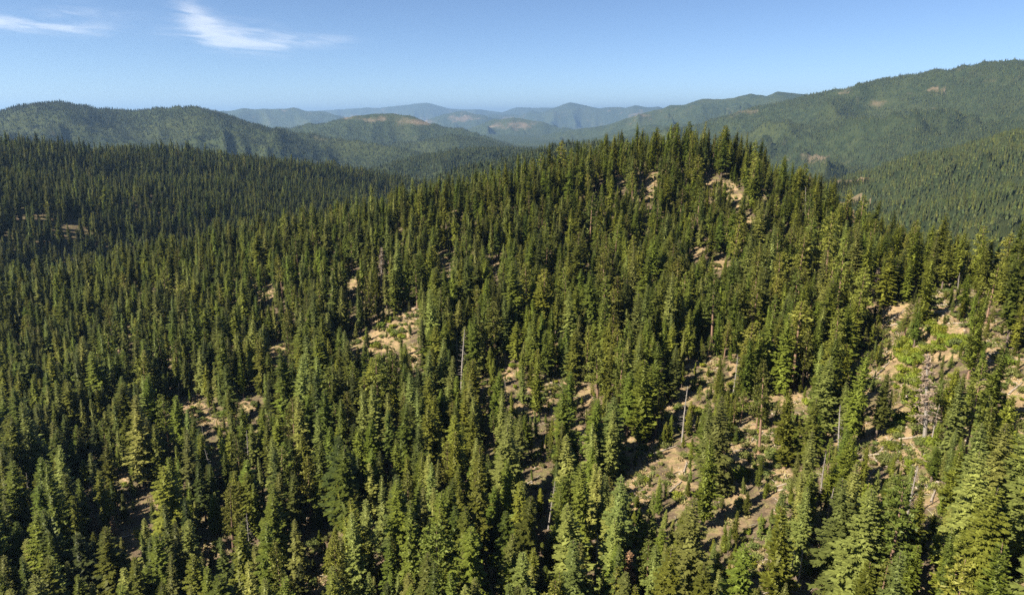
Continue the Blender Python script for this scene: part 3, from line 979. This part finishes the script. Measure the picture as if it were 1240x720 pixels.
# which trees show largest: paint their outlines far to near into a small buffer
ub, vb, fb = project(np.stack([x, y, z], -1)); ut, vt, ft = tops(x, y, z, hts)
BUF = np.full((360, 620), -1, np.int32)
for i in np.argsort(-fb):
    if r[i] > 800:
        continue
    y0, y1 = vt[i] / 2, vb[i] / 2
    if y1 < 0 or y0 >= 360:
        continue
    w = rads[i] * wid[i] * FPX / fb[i] / 2
    for row in range(max(0, int(y0)), min(360, int(y1) + 1)):
        q = min(1, max(0, (row - y0) / max(1, y1 - y0)))
        c = (ut[i] + (ub[i] - ut[i]) * q) / 2
        a, b = int(c - w * q), int(c + w * q) + 1
        if b <= 0 or a >= 620:
            continue
        BUF[row, max(0, a):min(620, b)] = i
cnt = np.bincount(BUF[BUF >= 0], minlength=n)
order = np.argsort(-(cnt + 60 * picked * (cnt > 12)))
single = np.zeros(n, bool)
single[order[:300]] = True
single &= cnt > 0

# ------------------------------------------------------------------ geometry-node wood for everything past the 300
def cloud_points(name, P, cols):
    me = bpy.data.meshes.new(name)
    me.vertices.add(len(P)); me.vertices.foreach_set('co', np.asarray(P, np.float32).ravel())
    for k, (typ, arr) in cols.items():
        a = me.attributes.new(k, typ, 'POINT')
        a.data.foreach_set('vector' if typ == 'FLOAT_VECTOR' else 'value', np.ascontiguousarray(arr).ravel())
    me.update()
    return me


def instancer(name, P, idx, rotv, scl, protos, label, category):
    me = cloud_points(name, P, {'idx': ('INT', idx.astype(np.int32)), 'rotv': ('FLOAT_VECTOR', rotv.astype(np.float32)), 'scl': ('FLOAT_VECTOR', scl.astype(np.float32))})
    o = link(name, me)
    ng = bpy.data.node_groups.new(name, 'GeometryNodeTree')
    ng.interface.new_socket('Geometry', in_out='INPUT', socket_type='NodeSocketGeometry')
    ng.interface.new_socket('Geometry', in_out='OUTPUT', socket_type='NodeSocketGeometry')
    gi = ng.nodes.new('NodeGroupInput'); go = ng.nodes.new('NodeGroupOutput')
    join = ng.nodes.new('GeometryNodeJoinGeometry')

    def attr(nm, typ):
        a = ng.nodes.new('GeometryNodeInputNamedAttribute'); a.data_type = typ
        a.inputs['Name'].default_value = nm
        return a.outputs['Attribute']
    ai = attr('idx', 'INT'); ar = attr('rotv', 'FLOAT_VECTOR'); as_ = attr('scl', 'FLOAT_VECTOR')
    e2r = ng.nodes.new('FunctionNodeEulerToRotation')
    ng.links.new(ar, e2r.inputs[0])
    for k, pr in enumerate(protos):
        if not (idx == k).any():
            continue
        oi = ng.nodes.new('GeometryNodeObjectInfo'); oi.inputs['Object'].default_value = pr
        oi.inputs['As Instance'].default_value = True
        cmp_ = ng.nodes.new('FunctionNodeCompare'); cmp_.data_type = 'INT'; cmp_.operation = 'EQUAL'
        ia = [s for s in cmp_.inputs if s.enabled and s.type == 'INT']
        ng.links.new(ai, ia[0]); ia[1].default_value = k
        ip = ng.nodes.new('GeometryNodeInstanceOnPoints')
        ng.links.new(gi.outputs[0], ip.inputs['Points'])
        ng.links.new(cmp_.outputs[0], ip.inputs['Selection'])
        ng.links.new(oi.outputs['Geometry'], ip.inputs['Instance'])
        ng.links.new(e2r.outputs[0], ip.inputs['Rotation'])
        ng.links.new(as_, ip.inputs['Scale'])
        ng.links.new(ip.outputs[0], join.inputs[0])
    ng.links.new(join.outputs[0], go.inputs[0])
    md = o.modifiers.new('scatter', 'NODES'); md.node_group = ng
    o['kind'] = 'stuff'; o['label'] = label; o['category'] = category
    return o


def merged_mesh(name, parts):
    vs, fs, mi, mats, b = [], [], [], [], 0
    for me in parts:
        vv = np.empty(len(me.vertices) * 3, np.float32); me.vertices.foreach_get('co', vv)
        ff = np.empty(len(me.loops), np.int32); me.loops.foreach_get('vertex_index', ff)
        if me.materials[0] not in mats:
            mats.append(me.materials[0])
        vs.append(vv.reshape(-1, 3)); ff = ff.reshape(-1, 4) + b; fs.append(ff)
        mi.append(np.full(len(ff), mats.index(me.materials[0]))); b += len(vv) // 3
    return mesh_from(name, np.concatenate(vs), np.concatenate(fs), mats, False, np.concatenate(mi))


def proto(name, me):
    return bpy.data.objects.new(name, me)                  # a source for the scatter, not placed in the scene itself


protos, pidx = [], {}
for s, lst in SPECIES.items():
    for i, (tm, cm, ht, rd) in enumerate(lst):
        pidx[(s, i)] = len(protos)
        protos.append(proto('conifer_source', merged_mesh('conifer_source', [tm, cm])))
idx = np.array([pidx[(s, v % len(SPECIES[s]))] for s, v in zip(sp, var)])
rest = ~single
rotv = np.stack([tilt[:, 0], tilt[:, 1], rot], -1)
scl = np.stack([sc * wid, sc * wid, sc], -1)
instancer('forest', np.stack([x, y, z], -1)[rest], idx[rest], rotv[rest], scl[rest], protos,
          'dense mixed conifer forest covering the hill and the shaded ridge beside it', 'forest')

# ------------------------------------------------------------------ woods on the mountains behind
far_protos = []
for i, (mat, ht, rd) in enumerate((('far_fir_shaded', 27, 4.6), ('far_dark_shaded', 30, 4.8), ('far_dark_shaded', 25, 4.4), ('far_fir_shaded', 24, 4.2), ('dark_fir', 26, 4.6), ('fir', 26, 4.4))):
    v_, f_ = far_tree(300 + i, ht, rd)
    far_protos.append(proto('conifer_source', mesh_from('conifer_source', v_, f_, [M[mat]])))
WOODS = {0: ('wooded ridge of conifers just behind the hill', 1.0), 1: ('wooded green ridge in the middle distance beyond the hill', 1.0), 2: ('dark conifer wood covering the twin-topped mountain', 1.0), 3: ('patchy wood below the brown-topped summit', .7), 4: ('conifer wood on a low rounded spur', 1.0),
         5: ('pale green conifer wood on the slope below the big mountain', 1.0), 6: ('conifer wood on the nearest spur below the big mountain', 1.0), 7: ('conifer wood covering the broad big mountain', 1.0), -1: ('conifer wood on the valley floor', 1.0)}
R0, R1 = 1200.0, 7600.0
tot = 0
cand = []
for ra, rb, cell in ((1200, 2600, 6.2), (2600, 4200, 7.5), (4200, 5600, 9.0), (5600, 7600, 11.0)):
    area = math.radians(84) * 0.5 * (rb ** 2 - ra ** 2)
    k = int(area / cell ** 2)
    rad_ = np.sqrt(rng.uniform(ra ** 2, rb ** 2, k)); tt = np.radians(rng.uniform(-42, 42, k))
    cand.append(np.stack([rad_ * np.sin(tt), rad_ * np.cos(tt)], -1))
cand = np.concatenate(cand)
# cheap look-up of the ground in the polar sheet
ct = np.arctan2(cand[:, 0], cand[:, 1]); crr = np.hypot(cand[:, 0], cand[:, 1])
fi = np.interp(crr, rr, np.arange(nr)); fj = np.interp(ct, th[:dense], np.arange(dense))
i0 = np.minimum(fi.astype(int), nr - 2); j0 = np.minimum(fj.astype(int), dense - 2)
a, b = fi - i0, fj - j0
cz_ = (GZ[i0, j0] * (1 - a) * (1 - b) + GZ[i0 + 1, j0] * a * (1 - b) + GZ[i0, j0 + 1] * (1 - a) * b + GZ[i0 + 1, j0 + 1] * a * b)
ck = GK[i0, j0]
ok = seen(cand[:, 0], cand[:, 1], cz_ + 27, 4) & (ck > 0)
cu, cv, _ = project(np.stack([cand[:, 0], cand[:, 1], cz_], -1))
bare_c = in_ell(cu, cv, FAR_BARE) * 1.2 + in_ell(cu, cv, FAR_LIGHT) * 0.75
gap = np.clip(fbm(cand[:, 0] / 160, cand[:, 1] / 160, 4, 91) * 1.6 - 0.25, 0, 0.75)
ok &= rng.random(len(cand)) > np.maximum(np.maximum(bare_c, gap), patchy(cand[:, 0], cand[:, 1]) * 0.9)
ok &= (cu > -40) & (cu < W + 40)
cand, cz_, ck = cand[ok], cz_[ok], ck[ok]
for k, (lab, dens) in WOODS.items():
    s = np.nonzero((ck == k + 2) & (rng.random(len(ck)) < dens))[0]
    if not len(s):
        continue
    nn = len(s)
    q = rng.uniform(0.34, 0.68, nn)
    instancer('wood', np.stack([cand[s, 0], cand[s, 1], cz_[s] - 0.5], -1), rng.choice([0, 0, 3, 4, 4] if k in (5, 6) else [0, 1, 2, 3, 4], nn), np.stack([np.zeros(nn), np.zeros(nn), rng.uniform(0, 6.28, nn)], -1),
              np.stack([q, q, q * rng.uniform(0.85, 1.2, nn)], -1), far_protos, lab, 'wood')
    tot += nn
print('hill trees', n, 'single', single.sum(), 'far trees', tot)

# ------------------------------------------------------------------ the single trees
LAND = [  # (column, row, words)
    (245, 501, 'the pale sandy cut bank'), (190, 606, 'a small chalky dirt scar'), (380, 700, 'the steep shaded dirt track'), (328, 356, 'the thin dirt strip under the ridge'),
    (475, 405, 'the curving dirt track with bright shrubs'), (670, 478, 'the straw-coloured grassy opening'), (641, 588, 'a small tan gap in the stand'), (595, 688, 'a narrow dirt chute'), (822, 565, 'the large bare brown scree slope'), (860, 441, 'the bright tan bank by the red trunks'),
    (770, 588, 'the shadowed gully below the scree'), (915, 530, 'the shadow-striped dirt slope'), (955, 482, 'the little row of orange soil banks'), (940, 575, 'the stony rubble patch'), (892, 604, 'the brushy hollow under the rubble'), (911, 672, 'the smooth tan soil slip'),
    (995, 684, 'the reddish bare spot'), (1081, 380, 'the grey slash-covered clearing'), (1139, 365, 'the clearing with a long white log'), (1105, 435, 'the bright green brush field'), (1055, 450, 'the dusty strip with a leaning shadow'), (1220, 440, 'the open dirt bench'),
    (1234, 490, 'the yellow soil cutting'), (1095, 535, 'the weedy opening below the dead fir'), (1128, 598, 'the pinkish bare patch'), (788, 222, 'the striped bare chute under the summit'), (890, 238, 'the pale scrape under the summit'), (870, 318, 'the hidden tan hollow'), (1200, 560, 'the cedar clump'),
    (60, 560, 'the deep shaded gully'), (300, 640, 'the leaning white snag'), (760, 690, 'the rust-brown dead fir'), (140, 640, 'the pair of rusty dead firs'), (558, 440, 'the twin bare snags'), (460, 640, 'the densest fir thicket'), (540, 540, 'the unbroken shaded stand'),
    (700, 650, 'the sunlit fir stand below the gully'), (1060, 660, 'the pale layered fir grove'), (1190, 660, 'the grove under the yellow cutting'), (230, 700, 'the dark hollow below the sandy bank'), (400, 560, 'the stand under the dirt track'), (120, 460, 'the even dark stand across the gully')]
lp = hit([a[0] for a in LAND], [a[1] for a in LAND])
SPW = {'fir': ('green fir', 'fir'), 'dark_fir': ('dark green fir', 'fir'), 'white_fir': ('silvery layered fir', 'fir'), 'pine': ('bare-trunked pine', 'pine'), 'cedar': ('yellow-green columnar cedar', 'cedar')}
tree_name = {'fir': 'fir_tree', 'dark_fir': 'fir_tree', 'white_fir': 'fir_tree', 'pine': 'pine_tree', 'cedar': 'cedar_tree'}
for i in np.nonzero(single)[0]:
    s = sp[i]
    tm, cm, ht, rd = SPECIES[s][var[i] % len(SPECIES[s])]
    e = bpy.data.objects.new(tree_name[s], None)
    e.empty_display_size = 2
    coll.objects.link(e)
    e.location = (x[i], y[i], z[i]); e.rotation_euler = (tilt[i, 0], tilt[i, 1], rot[i]); e.scale = (sc[i] * wid[i], sc[i] * wid[i], sc[i])
    link('trunk', tm, e); link('crown', cm, e)
    d = np.hypot(lp[:, 0] - x[i], lp[:, 1] - y[i])
    j = int(d.argmin())
    size = 'very tall' if hts[i] > 31 else 'tall' if hts[i] > 25 else 'mid-sized' if hts[i] > 18 else 'short' if hts[i] > 11 else 'young'
    slim = 'slender ' if rads[i] * wid[i] / hts[i] < 0.104 else 'broad ' if rads[i] * wid[i] / hts[i] > 0.130 else ''
    rel = 'beside' if d[j] < 14 else 'near' if d[j] < 32 else 'off from'
    fill = z[i] > lp[j, 2] + 3
    e['label'] = f'{size} {slim}{SPW[s][0]} {rel} {LAND[j][2]}' + (', upslope' if fill else ', downslope' if z[i] < lp[j, 2] - 3 else '')
    if len(e['label'].split()) > 16:
        e['label'] = e['label'].split(',')[0]
    e['category'] = SPW[s][1]
    e['group'] = 'conifers on the hill'

# dead trees
snag_meshes = []
for q in range(4):
    tg, bg_, _ = snag(900 + q, 20, False)
    snag_meshes.append((tg.mesh('trunk', M['dead_wood']), bg_.mesh('branches', M['dead_wood'])))
snag_need = {}
for kind, mat in (('brown', 'brown'), ('grey', 'grey'), ('straw', 'straw')):
    tg, bg_, fg = snag(950 + len(kind), 20, True)
    if kind != 'grey':
        tg, fg = conifer(960 + len(kind), 20, 3.1, .08, 'fir')
        snag_need[kind] = (tg.mesh('trunk', M['dead_wood']), fg.mesh('crown', M[mat]))
        continue
    snag_need[kind] = (tg.mesh('trunk', M['dead_wood']), bg_.mesh('branches', M['dead_wood']), fg.mesh('crown', M[mat]))
DEAD_WORDS = {'snag': 'bare grey snag without needles', 'grey': 'dead fir with thin greyish brown needles', 'brown': 'rust-brown dead fir', 'straw': 'straw-orange dead fir on the skyline'}
for i, s in enumerate(SNAGS):
    e = bpy.data.objects.new('dead_tree', None)
    coll.objects.link(e)
    e.location = SPT[i]
    k = SPH[i] / 20
    e.rotation_euler = (random.uniform(-.09, .09), random.uniform(-.09, .09), random.uniform(0, 6.28))
    wk = max(k, 0.5) if s[3] == 'snag' else k * 1.2
    e.scale = (wk, wk, k)
    if s[3] == 'snag':
        for nm, me in zip(('trunk', 'branches'), snag_meshes[i % 4]):
            link(nm, me, e)
    else:
        for nm, me in zip(('trunk', 'branches', 'crown') if s[3] == 'grey' else ('trunk', 'crown'), snag_need[s[3]]):
            link(nm, me, e)
    d = np.hypot(lp[:, 0] - SPT[i][0], lp[:, 1] - SPT[i][1])
    js = [j for j in np.argsort(d) if 'snag' not in LAND[j][2] and 'dead' not in LAND[j][2]]
    e['label'] = f"{'tall ' if SPH[i] > 16 else 'short ' if SPH[i] < 9 else ''}{DEAD_WORDS[s[3]]} near {LAND[js[0]][2]}"
    e['category'] = 'dead tree'
    e['group'] = 'dead trees on the hill'

# ------------------------------------------------------------------ shrubs, logs, stumps and litter in the clearings
shrub_lib = []
for q, (w, h, mat) in enumerate(((1.7, 1.7, 'shrub'), (2.2, 2.1, 'shrub'), (1.5, 1.4, 'shrub'), (1.6, 1.6, 'shrub_dark'), (2.1, 1.7, 'shrub_dark'))):
    st, lf = shrub(500 + q, w, h)
    shrub_lib.append((st.mesh('stems', M['bark']), lf.mesh('foliage', M[mat])))
us, vs, ks = [], [], []
for (a, b, c, d) in SHRUBBY:
    m_ = max(5, int(c * d / 7))
    for _ in range(m_):
        q = math.sqrt(random.random()); an = random.uniform(0, 6.28)
        us.append(a + c * q * math.cos(an)); vs.append(b + d * q * math.sin(an)); ks.append(random.choice((0, 0, 1, 1, 2, 3)))
for (a, b, c, d) in CLEAR:
    for _ in range(1):
        an = random.uniform(0, 6.28)
        us.append(a + c * 1.05 * math.cos(an)); vs.append(b + d * 1.05 * math.sin(an)); ks.append(random.choice((1, 3, 3, 4, 4)))
sh = hit(us, vs)
order = np.argsort(np.hypot(sh[:, 0], sh[:, 1]))[:300]
for i in order:
    k = ks[i]
    e = bpy.data.objects.new('shrub', None)
    coll.objects.link(e)
    e.location = sh[i]
    q = random.uniform(0.8, 1.7)
    e.scale = (q, q, q * random.uniform(0.8, 1.15)); e.rotation_euler = (0, 0, random.uniform(0, 6.28))
    link('stems', shrub_lib[k][0], e); link('foliage', shrub_lib[k][1], e)
    d = np.hypot(lp[:, 0] - sh[i][0], lp[:, 1] - sh[i][1]); j = int(d.argmin())
    e['label'] = f"{'large ' if q > 1.4 else 'small ' if q < 1.05 else ''}{'bright yellow-green' if k < 3 else 'olive green'} {'rounded ' if k in (0, 2, 3) else 'spreading '}shrub {'growing in' if d[j] < 12 else 'near'} {LAND[j][2]}"
    e['category'] = 'shrub'
    e['group'] = 'shrubs in the clearings'


def log_mesh(seed, L):
    R = random.Random(seed)
    g = Geo()
    n = 6
    ring = 7
    b = g.n
    for i in range(n):
        t = i / (n - 1); r_ = 0.30 * (1 - 0.6 * t)
        cy = R.uniform(-.05, .05); cz = R.uniform(-.05, .05)
        for k in range(ring):
            a = 2 * math.pi * k / ring
            g.v.append(np.array([L * (t - .5), cy + r_ * math.cos(a), 0.2 + cz + r_ * math.sin(a)])); g.n += 1
    for i in range(n - 1):
        for k in range(ring):
            k2 = (k + 1) % ring
            g.f.append((b + i * ring + k, b + i * ring + k2, b + (i + 1) * ring + k2, b + (i + 1) * ring + k))
    for _ in range(7):
        t = R.uniform(-.3, .5) * L; a = R.uniform(0.1, 3.0)
        g.limb(np.array([t, 0, .2]), np.array([t + R.uniform(.2, .5), math.cos(a) * .9, .2 + math.sin(a) * .9]), .05, .015)
    return g.mesh('fallen_log', M['log'])


logs = [log_mesh(700 + q, L) for q, L in enumerate((7, 10, 13, 5))]
LOGS = [(1150, 378, -0.9, 2), (1145, 370, -0.7, 1), (1136, 352, 1.2, 0), (1084, 384, .4, 1), (1078, 372, 1.0, 0), (1090, 392, -.4, 0), (1070, 446, .7, 1), (1060, 452, .9, 0), (503, 374, -.5, 1), (496, 382, .6, 0), (506, 388, -1.0, 3),
        (672, 465, -.6, 1), (690, 484, .3, 0), (655, 470, .1, 3), (806, 545, .3, 1), (830, 566, 1.2, 0), (818, 590, .8, 0), (940, 590, .1, 1), (930, 585, .6, 0), (952, 593, -.3, 3), (915, 528, .9, 0), (885, 548, .2, 1), (1105, 530, -.4, 0), (1076, 536, .7, 1),
        (1060, 551, -.3, 0), (1218, 436, -.5, 1), (1206, 428, -.2, 0), (1230, 470, .5, 0), (340, 598, -.4, 1), (330, 592, .3, 3), (892, 244, .2, 0), (788, 226, .6, 3), (155, 650, .2, 0), (262, 660, -.3, 3), (1130, 600, .9, 0), (1126, 590, -.2, 3), (645, 582, .7, 0), (1040, 465, 1.0, 0), (1118, 480, -.8, 1), (1160, 392, -1.1, 0)]
lg = hit([a[0] for a in LOGS], [a[1] for a in LOGS])
for i, (a, b, ang, k) in enumerate(LOGS):
    o = link('fallen_log', logs[k])
    L = (7, 10, 13, 5)[k]
    ca, sa = math.cos(ang), math.sin(ang)
    e0 = height(lg[i, 0] - ca * L / 2, lg[i, 1] - sa * L / 2)[0]; e1 = height(lg[i, 0] + ca * L / 2, lg[i, 1] + sa * L / 2)[0]
    o.location = (lg[i, 0], lg[i, 1], (e0 + e1) / 2 + 0.1)
    o.rotation_euler = (0, -math.atan2(e1 - e0, L), ang)
    d = np.hypot(lp[:, 0] - lg[i, 0], lp[:, 1] - lg[i, 1]); j = int(d.argmin())
    o['label'] = f"{('bleached', 'long bleached', 'very long white', 'short bleached')[k]} fallen log lying {'in' if d[j] < 14 else 'near'} {LAND[j][2]}"
    o['category'] = 'log'; o['group'] = 'fallen logs in the clearings'

# low brush, sticks and stones that no one could count
R = random.Random(5)
gb = Geo()
for _ in range(26):
    a = R.uniform(0, 6.28); b = np.array([R.uniform(-.4, .4), R.uniform(-.4, .4), 0])
    tip = b + np.array([math.cos(a) * .35, math.sin(a) * .35, R.uniform(.2, .6)])
    gb.kite(b, tip, np.array([-math.sin(a), math.cos(a), 0]), .09)
brush = proto('brush_source', gb.mesh('brush_source', M['brush']))
gb2 = Geo(); gb2.v = [q.copy() for q in gb.v]; gb2.f = list(gb.f); gb2.n = gb.n
brush2 = proto('brush_source', gb2.mesh('brush_source', M['shrub_dark']))
gs = Geo()
gs.limb(np.array([-1.1, 0, .06]), np.array([1.1, .1, .12]), .06, .03)
gs.limb(np.array([.2, 0, .1]), np.array([.8, .5, .25]), .03, .012)
stick = proto('stick_source', gs.mesh('stick_source', M['log']))
v_, f_ = [], []
for q in range(2):
    import bmesh
    bm = bmesh.new(); bmesh.ops.create_icosphere(bm, subdivisions=1, radius=.4)
    for vv in bm.verts:
        vv.co *= R.uniform(.7, 1.15); vv.co.z *= .65
    me = bpy.data.meshes.new('stone_source'); bm.to_mesh(me); bm.free()
    me.materials.append(M['log'])
    v_.append(proto('stone_source', me))


def litter(name, cell, prot, pmin, label, category, smin, smax, flat, po=0.35):
    lx, ly = stratified(cell, -330, 330, 110, 560)
    rr_ = np.hypot(lx, ly); tt = np.degrees(np.arctan2(lx, ly))
    mm = (rr_ > 120) & (rr_ < 560) & (np.abs(tt) < 43)
    lx, ly = lx[mm], ly[mm]
    lz = height(lx, ly)
    uu, vv, _ = project(np.stack([lx, ly, lz], -1))
    cl = clearness(uu, vv, 1.7)
    op = np.clip((uu - 640) / 420, 0, 1) * np.clip((vv - 300) / 120, 0, 1)
    kp = rng.random(len(lx)) < np.clip(pmin + 0.75 * cl + po * op, 0, 1) * np.clip(0.5 + 1.6 * fbm(lx / 9, ly / 9, 3, 33), 0, 1)
    lx, ly, lz = lx[kp], ly[kp], lz[kp]
    k = len(lx)
    tl = 0.25 if flat else 0.1
    q = rng.uniform(smin, smax, k)
    instancer(name, np.stack([lx, ly, lz], -1), rng.integers(0, len(prot), k), np.stack([rng.normal(0, tl, k), rng.normal(0, tl, k), rng.uniform(0, 6.28, k)], -1), np.stack([q, q, q], -1), prot, label, category)


und = [proto('shrub_source', merged_mesh('shrub_source', list(shrub_lib[k]))) for k in (0, 3, 4)]
litter('undergrowth', 3.0, [und[0], und[1], und[2], und[2], und[1]], 0.16, 'low olive undergrowth between the trees and round the clearings', 'undergrowth', .35, 1.15, False, 0.7)
litter('ground_brush', 1.7, [brush, brush2], 0.12, 'low dry grass and brush scattered over the open dirt of the hill', 'brush', .7, 2.0, False)
litter('slash_debris', 1.6, [stick], 0.08, 'pale sticks and slash strewn over the clearings', 'debris', .5, 1.8, True)
litter('loose_stones', 2.4, v_, 0.03, 'loose pale stones on the bare slopes', 'stones', .4, 1.3, True)

# ------------------------------------------------------------------ high thin cloud
def cloud_mat(seed):
    m, nt, out = node_mat('ice cloud')
    L = nt.links.new
    fb_ = N(nt, 'ShaderNodeAttribute', attribute_name='fibre')
    mp = N(nt, 'ShaderNodeMapping'); mp.inputs['Location'].default_value = (seed, seed * .7, 0)
    nz = N(nt, 'ShaderNodeTexNoise'); nz.inputs['Scale'].default_value = 1.3; nz.inputs['Detail'].default_value = 10; nz.inputs['Roughness'].default_value = .66; nz.inputs['Distortion'].default_value = .5
    L(fb_.outputs['Vector'], mp.inputs['Vector']); L(mp.outputs[0], nz.inputs['Vector'])
    at = N(nt, 'ShaderNodeAttribute', attribute_name='edge')
    ad = N(nt, 'ShaderNodeMath', operation='MULTIPLY_ADD'); ad.inputs[1].default_value = 6.0; ad.inputs[2].default_value = -2.5
    L(nz.outputs['Fac'], ad.inputs[0])
    a2 = N(nt, 'ShaderNodeMath', operation='ADD'); L(ad.outputs[0], a2.inputs[0]); L(at.outputs['Fac'], a2.inputs[1])
    sm = N(nt, 'ShaderNodeMapRange', interpolation_type='SMOOTHSTEP'); sm.inputs['From Min'].default_value = 0.0; sm.inputs['From Max'].default_value = 1.7; sm.inputs['To Max'].default_value = 0.10
    a3 = N(nt, 'ShaderNodeMath', operation='MULTIPLY'); L(a2.outputs[0], a3.inputs[0]); L(at.outputs['Fac'], a3.inputs[1])
    L(a3.outputs[0], sm.inputs['Value'])
    tl = N(nt, 'ShaderNodeBsdfTranslucent'); tl.inputs['Color'].default_value = (.95, .95, .95, 1)
    df = N(nt, 'ShaderNodeBsdfDiffuse'); df.inputs['Color'].default_value = (.95, .95, .95, 1)
    mx0 = N(nt, 'ShaderNodeMixShader'); mx0.inputs[0].default_value = .3; L(tl.outputs[0], mx0.inputs[1]); L(df.outputs[0], mx0.inputs[2])
    tp = N(nt, 'ShaderNodeBsdfTransparent')
    mx = N(nt, 'ShaderNodeMixShader'); L(sm.outputs[0], mx.inputs[0]); L(tp.outputs[0], mx.inputs[1]); L(mx0.outputs[0], mx.inputs[2])
    L(mx.outputs[0], out.inputs['Surface'])
    return m


CLOUD_Z = 6500.0


def cirrus(u0, v0, u1, v1, blobs, seed, label):
    """three thin undulating sheets of ice cloud, one above the other, lit from above by the sun"""
    nx, ny = 70, 40
    gu, gv = np.meshgrid(np.linspace(u0, u1, nx), np.linspace(v0, v1, ny))
    d = pdir(gu, gv)
    vs_, fs_, ed, stv = [], [], [], []
    for layer in range(3):
        zz = CLOUD_Z + layer * 160 + 120 * fbm(gu / 60 + layer * 5, gv / 25, 3, 200 + layer)
        P = d * ((CLOUD_Z + layer * 160) / d[..., 2])[..., None]
        P[..., 2] = zz
        b = layer * nx * ny
        vs_.append(P.reshape(-1, 3))
        i, j = np.meshgrid(np.arange(ny - 1), np.arange(nx - 1), indexing='ij')
        fs_.append(np.stack([b + i * nx + j, b + i * nx + j + 1, b + (i + 1) * nx + j + 1, b + (i + 1) * nx + j], -1).reshape(-1, 4))
        q = np.zeros(gu.shape)
        for (bu, bv, ru, rv, an, am) in blobs:
            ca, sa = math.cos(an), math.sin(an)
            du, dv = gu - bu, gv - bv
            q += am * np.exp(-((du * ca + dv * sa) / ru) ** 2 - ((dv * ca - du * sa) / rv) ** 2)
        bord = np.minimum(np.minimum(gu - u0, u1 - gu) / 30, np.minimum(gv - v0, v1 - gv) / 12)
        ed.append((q * np.clip(bord, 0, 1)).ravel())
        stv.append(np.stack([gu / 80 + gv / 150, gv / 12 - gu / 95, np.full(gu.shape, layer * 0.13)], -1).reshape(-1, 3))
    P = np.concatenate(vs_); cen = P.mean(0)
    me = mesh_from('cirrus_cloud', P - cen, np.concatenate(fs_), [cloud_mat(seed)], True)
    a = me.attributes.new('edge', 'FLOAT', 'POINT'); a.data.foreach_set('value', np.concatenate(ed).astype(np.float32))
    a = me.attributes.new('fibre', 'FLOAT_VECTOR', 'POINT'); a.data.foreach_set('vector', np.concatenate(stv).astype(np.float32).ravel())
    o = link('cirrus_cloud', me)
    o.location = (cen[0], cen[1], CZ + cen[2])
    o['label'] = label; o['category'] = 'cloud'; o['group'] = 'thin clouds over the mountains'
    return o


cirrus(120, -30, 490, 96, [(285, 42, 95, 19, 0.08, .62), (235, 14, 30, 15, 0.6, .5), (365, 50, 80, 9, -.02, .4), (248, 30, 55, 18, .5, .3), (300, 62, 70, 8, .12, .25), (212, 34, 30, 7, .1, .2)], 1.0, 'feathery white cirrus cloud with a brushed tail')
cirrus(-150, -30, 225, 76, [(45, 32, 110, 10, 0.08, .55), (100, 16, 80, 14, .1, .42), (-40, 24, 90, 11, 0.1, .5), (125, 40, 30, 7, 0.05, .2)], 4.3, 'fainter stretched cirrus cloud beside the feathery one')

# ------------------------------------------------------------------ haze
zlo, zhi = float(GZ.min()) - 1, max(float(GZ.max()), CZ) + 40
s = 64000.0
hv = np.array([(a, b, c) for c in (zlo, zhi) for b in (-s, s) for a in (-s, s)])
hf = np.array([(0, 2, 3, 1), (4, 5, 7, 6), (0, 1, 5, 4), (2, 6, 7, 3), (0, 4, 6, 2), (1, 3, 7, 5)])
m, nt, out = node_mat('blue distance haze')
pv_ = N(nt, 'ShaderNodeVolumePrincipled')
pv_.inputs['Color'].default_value = (0.40, 0.65, 1.0, 1)
pv_.inputs['Density'].default_value = 3.5e-5
pv_.inputs['Density Attribute'].default_value = ''
pv_.inputs['Anisotropy'].default_value = 0.34
nt.links.new(pv_.outputs[0], out.inputs['Volume'])
o = link('haze', mesh_from('haze', hv, hf, [m]))
o['kind'] = 'stuff'
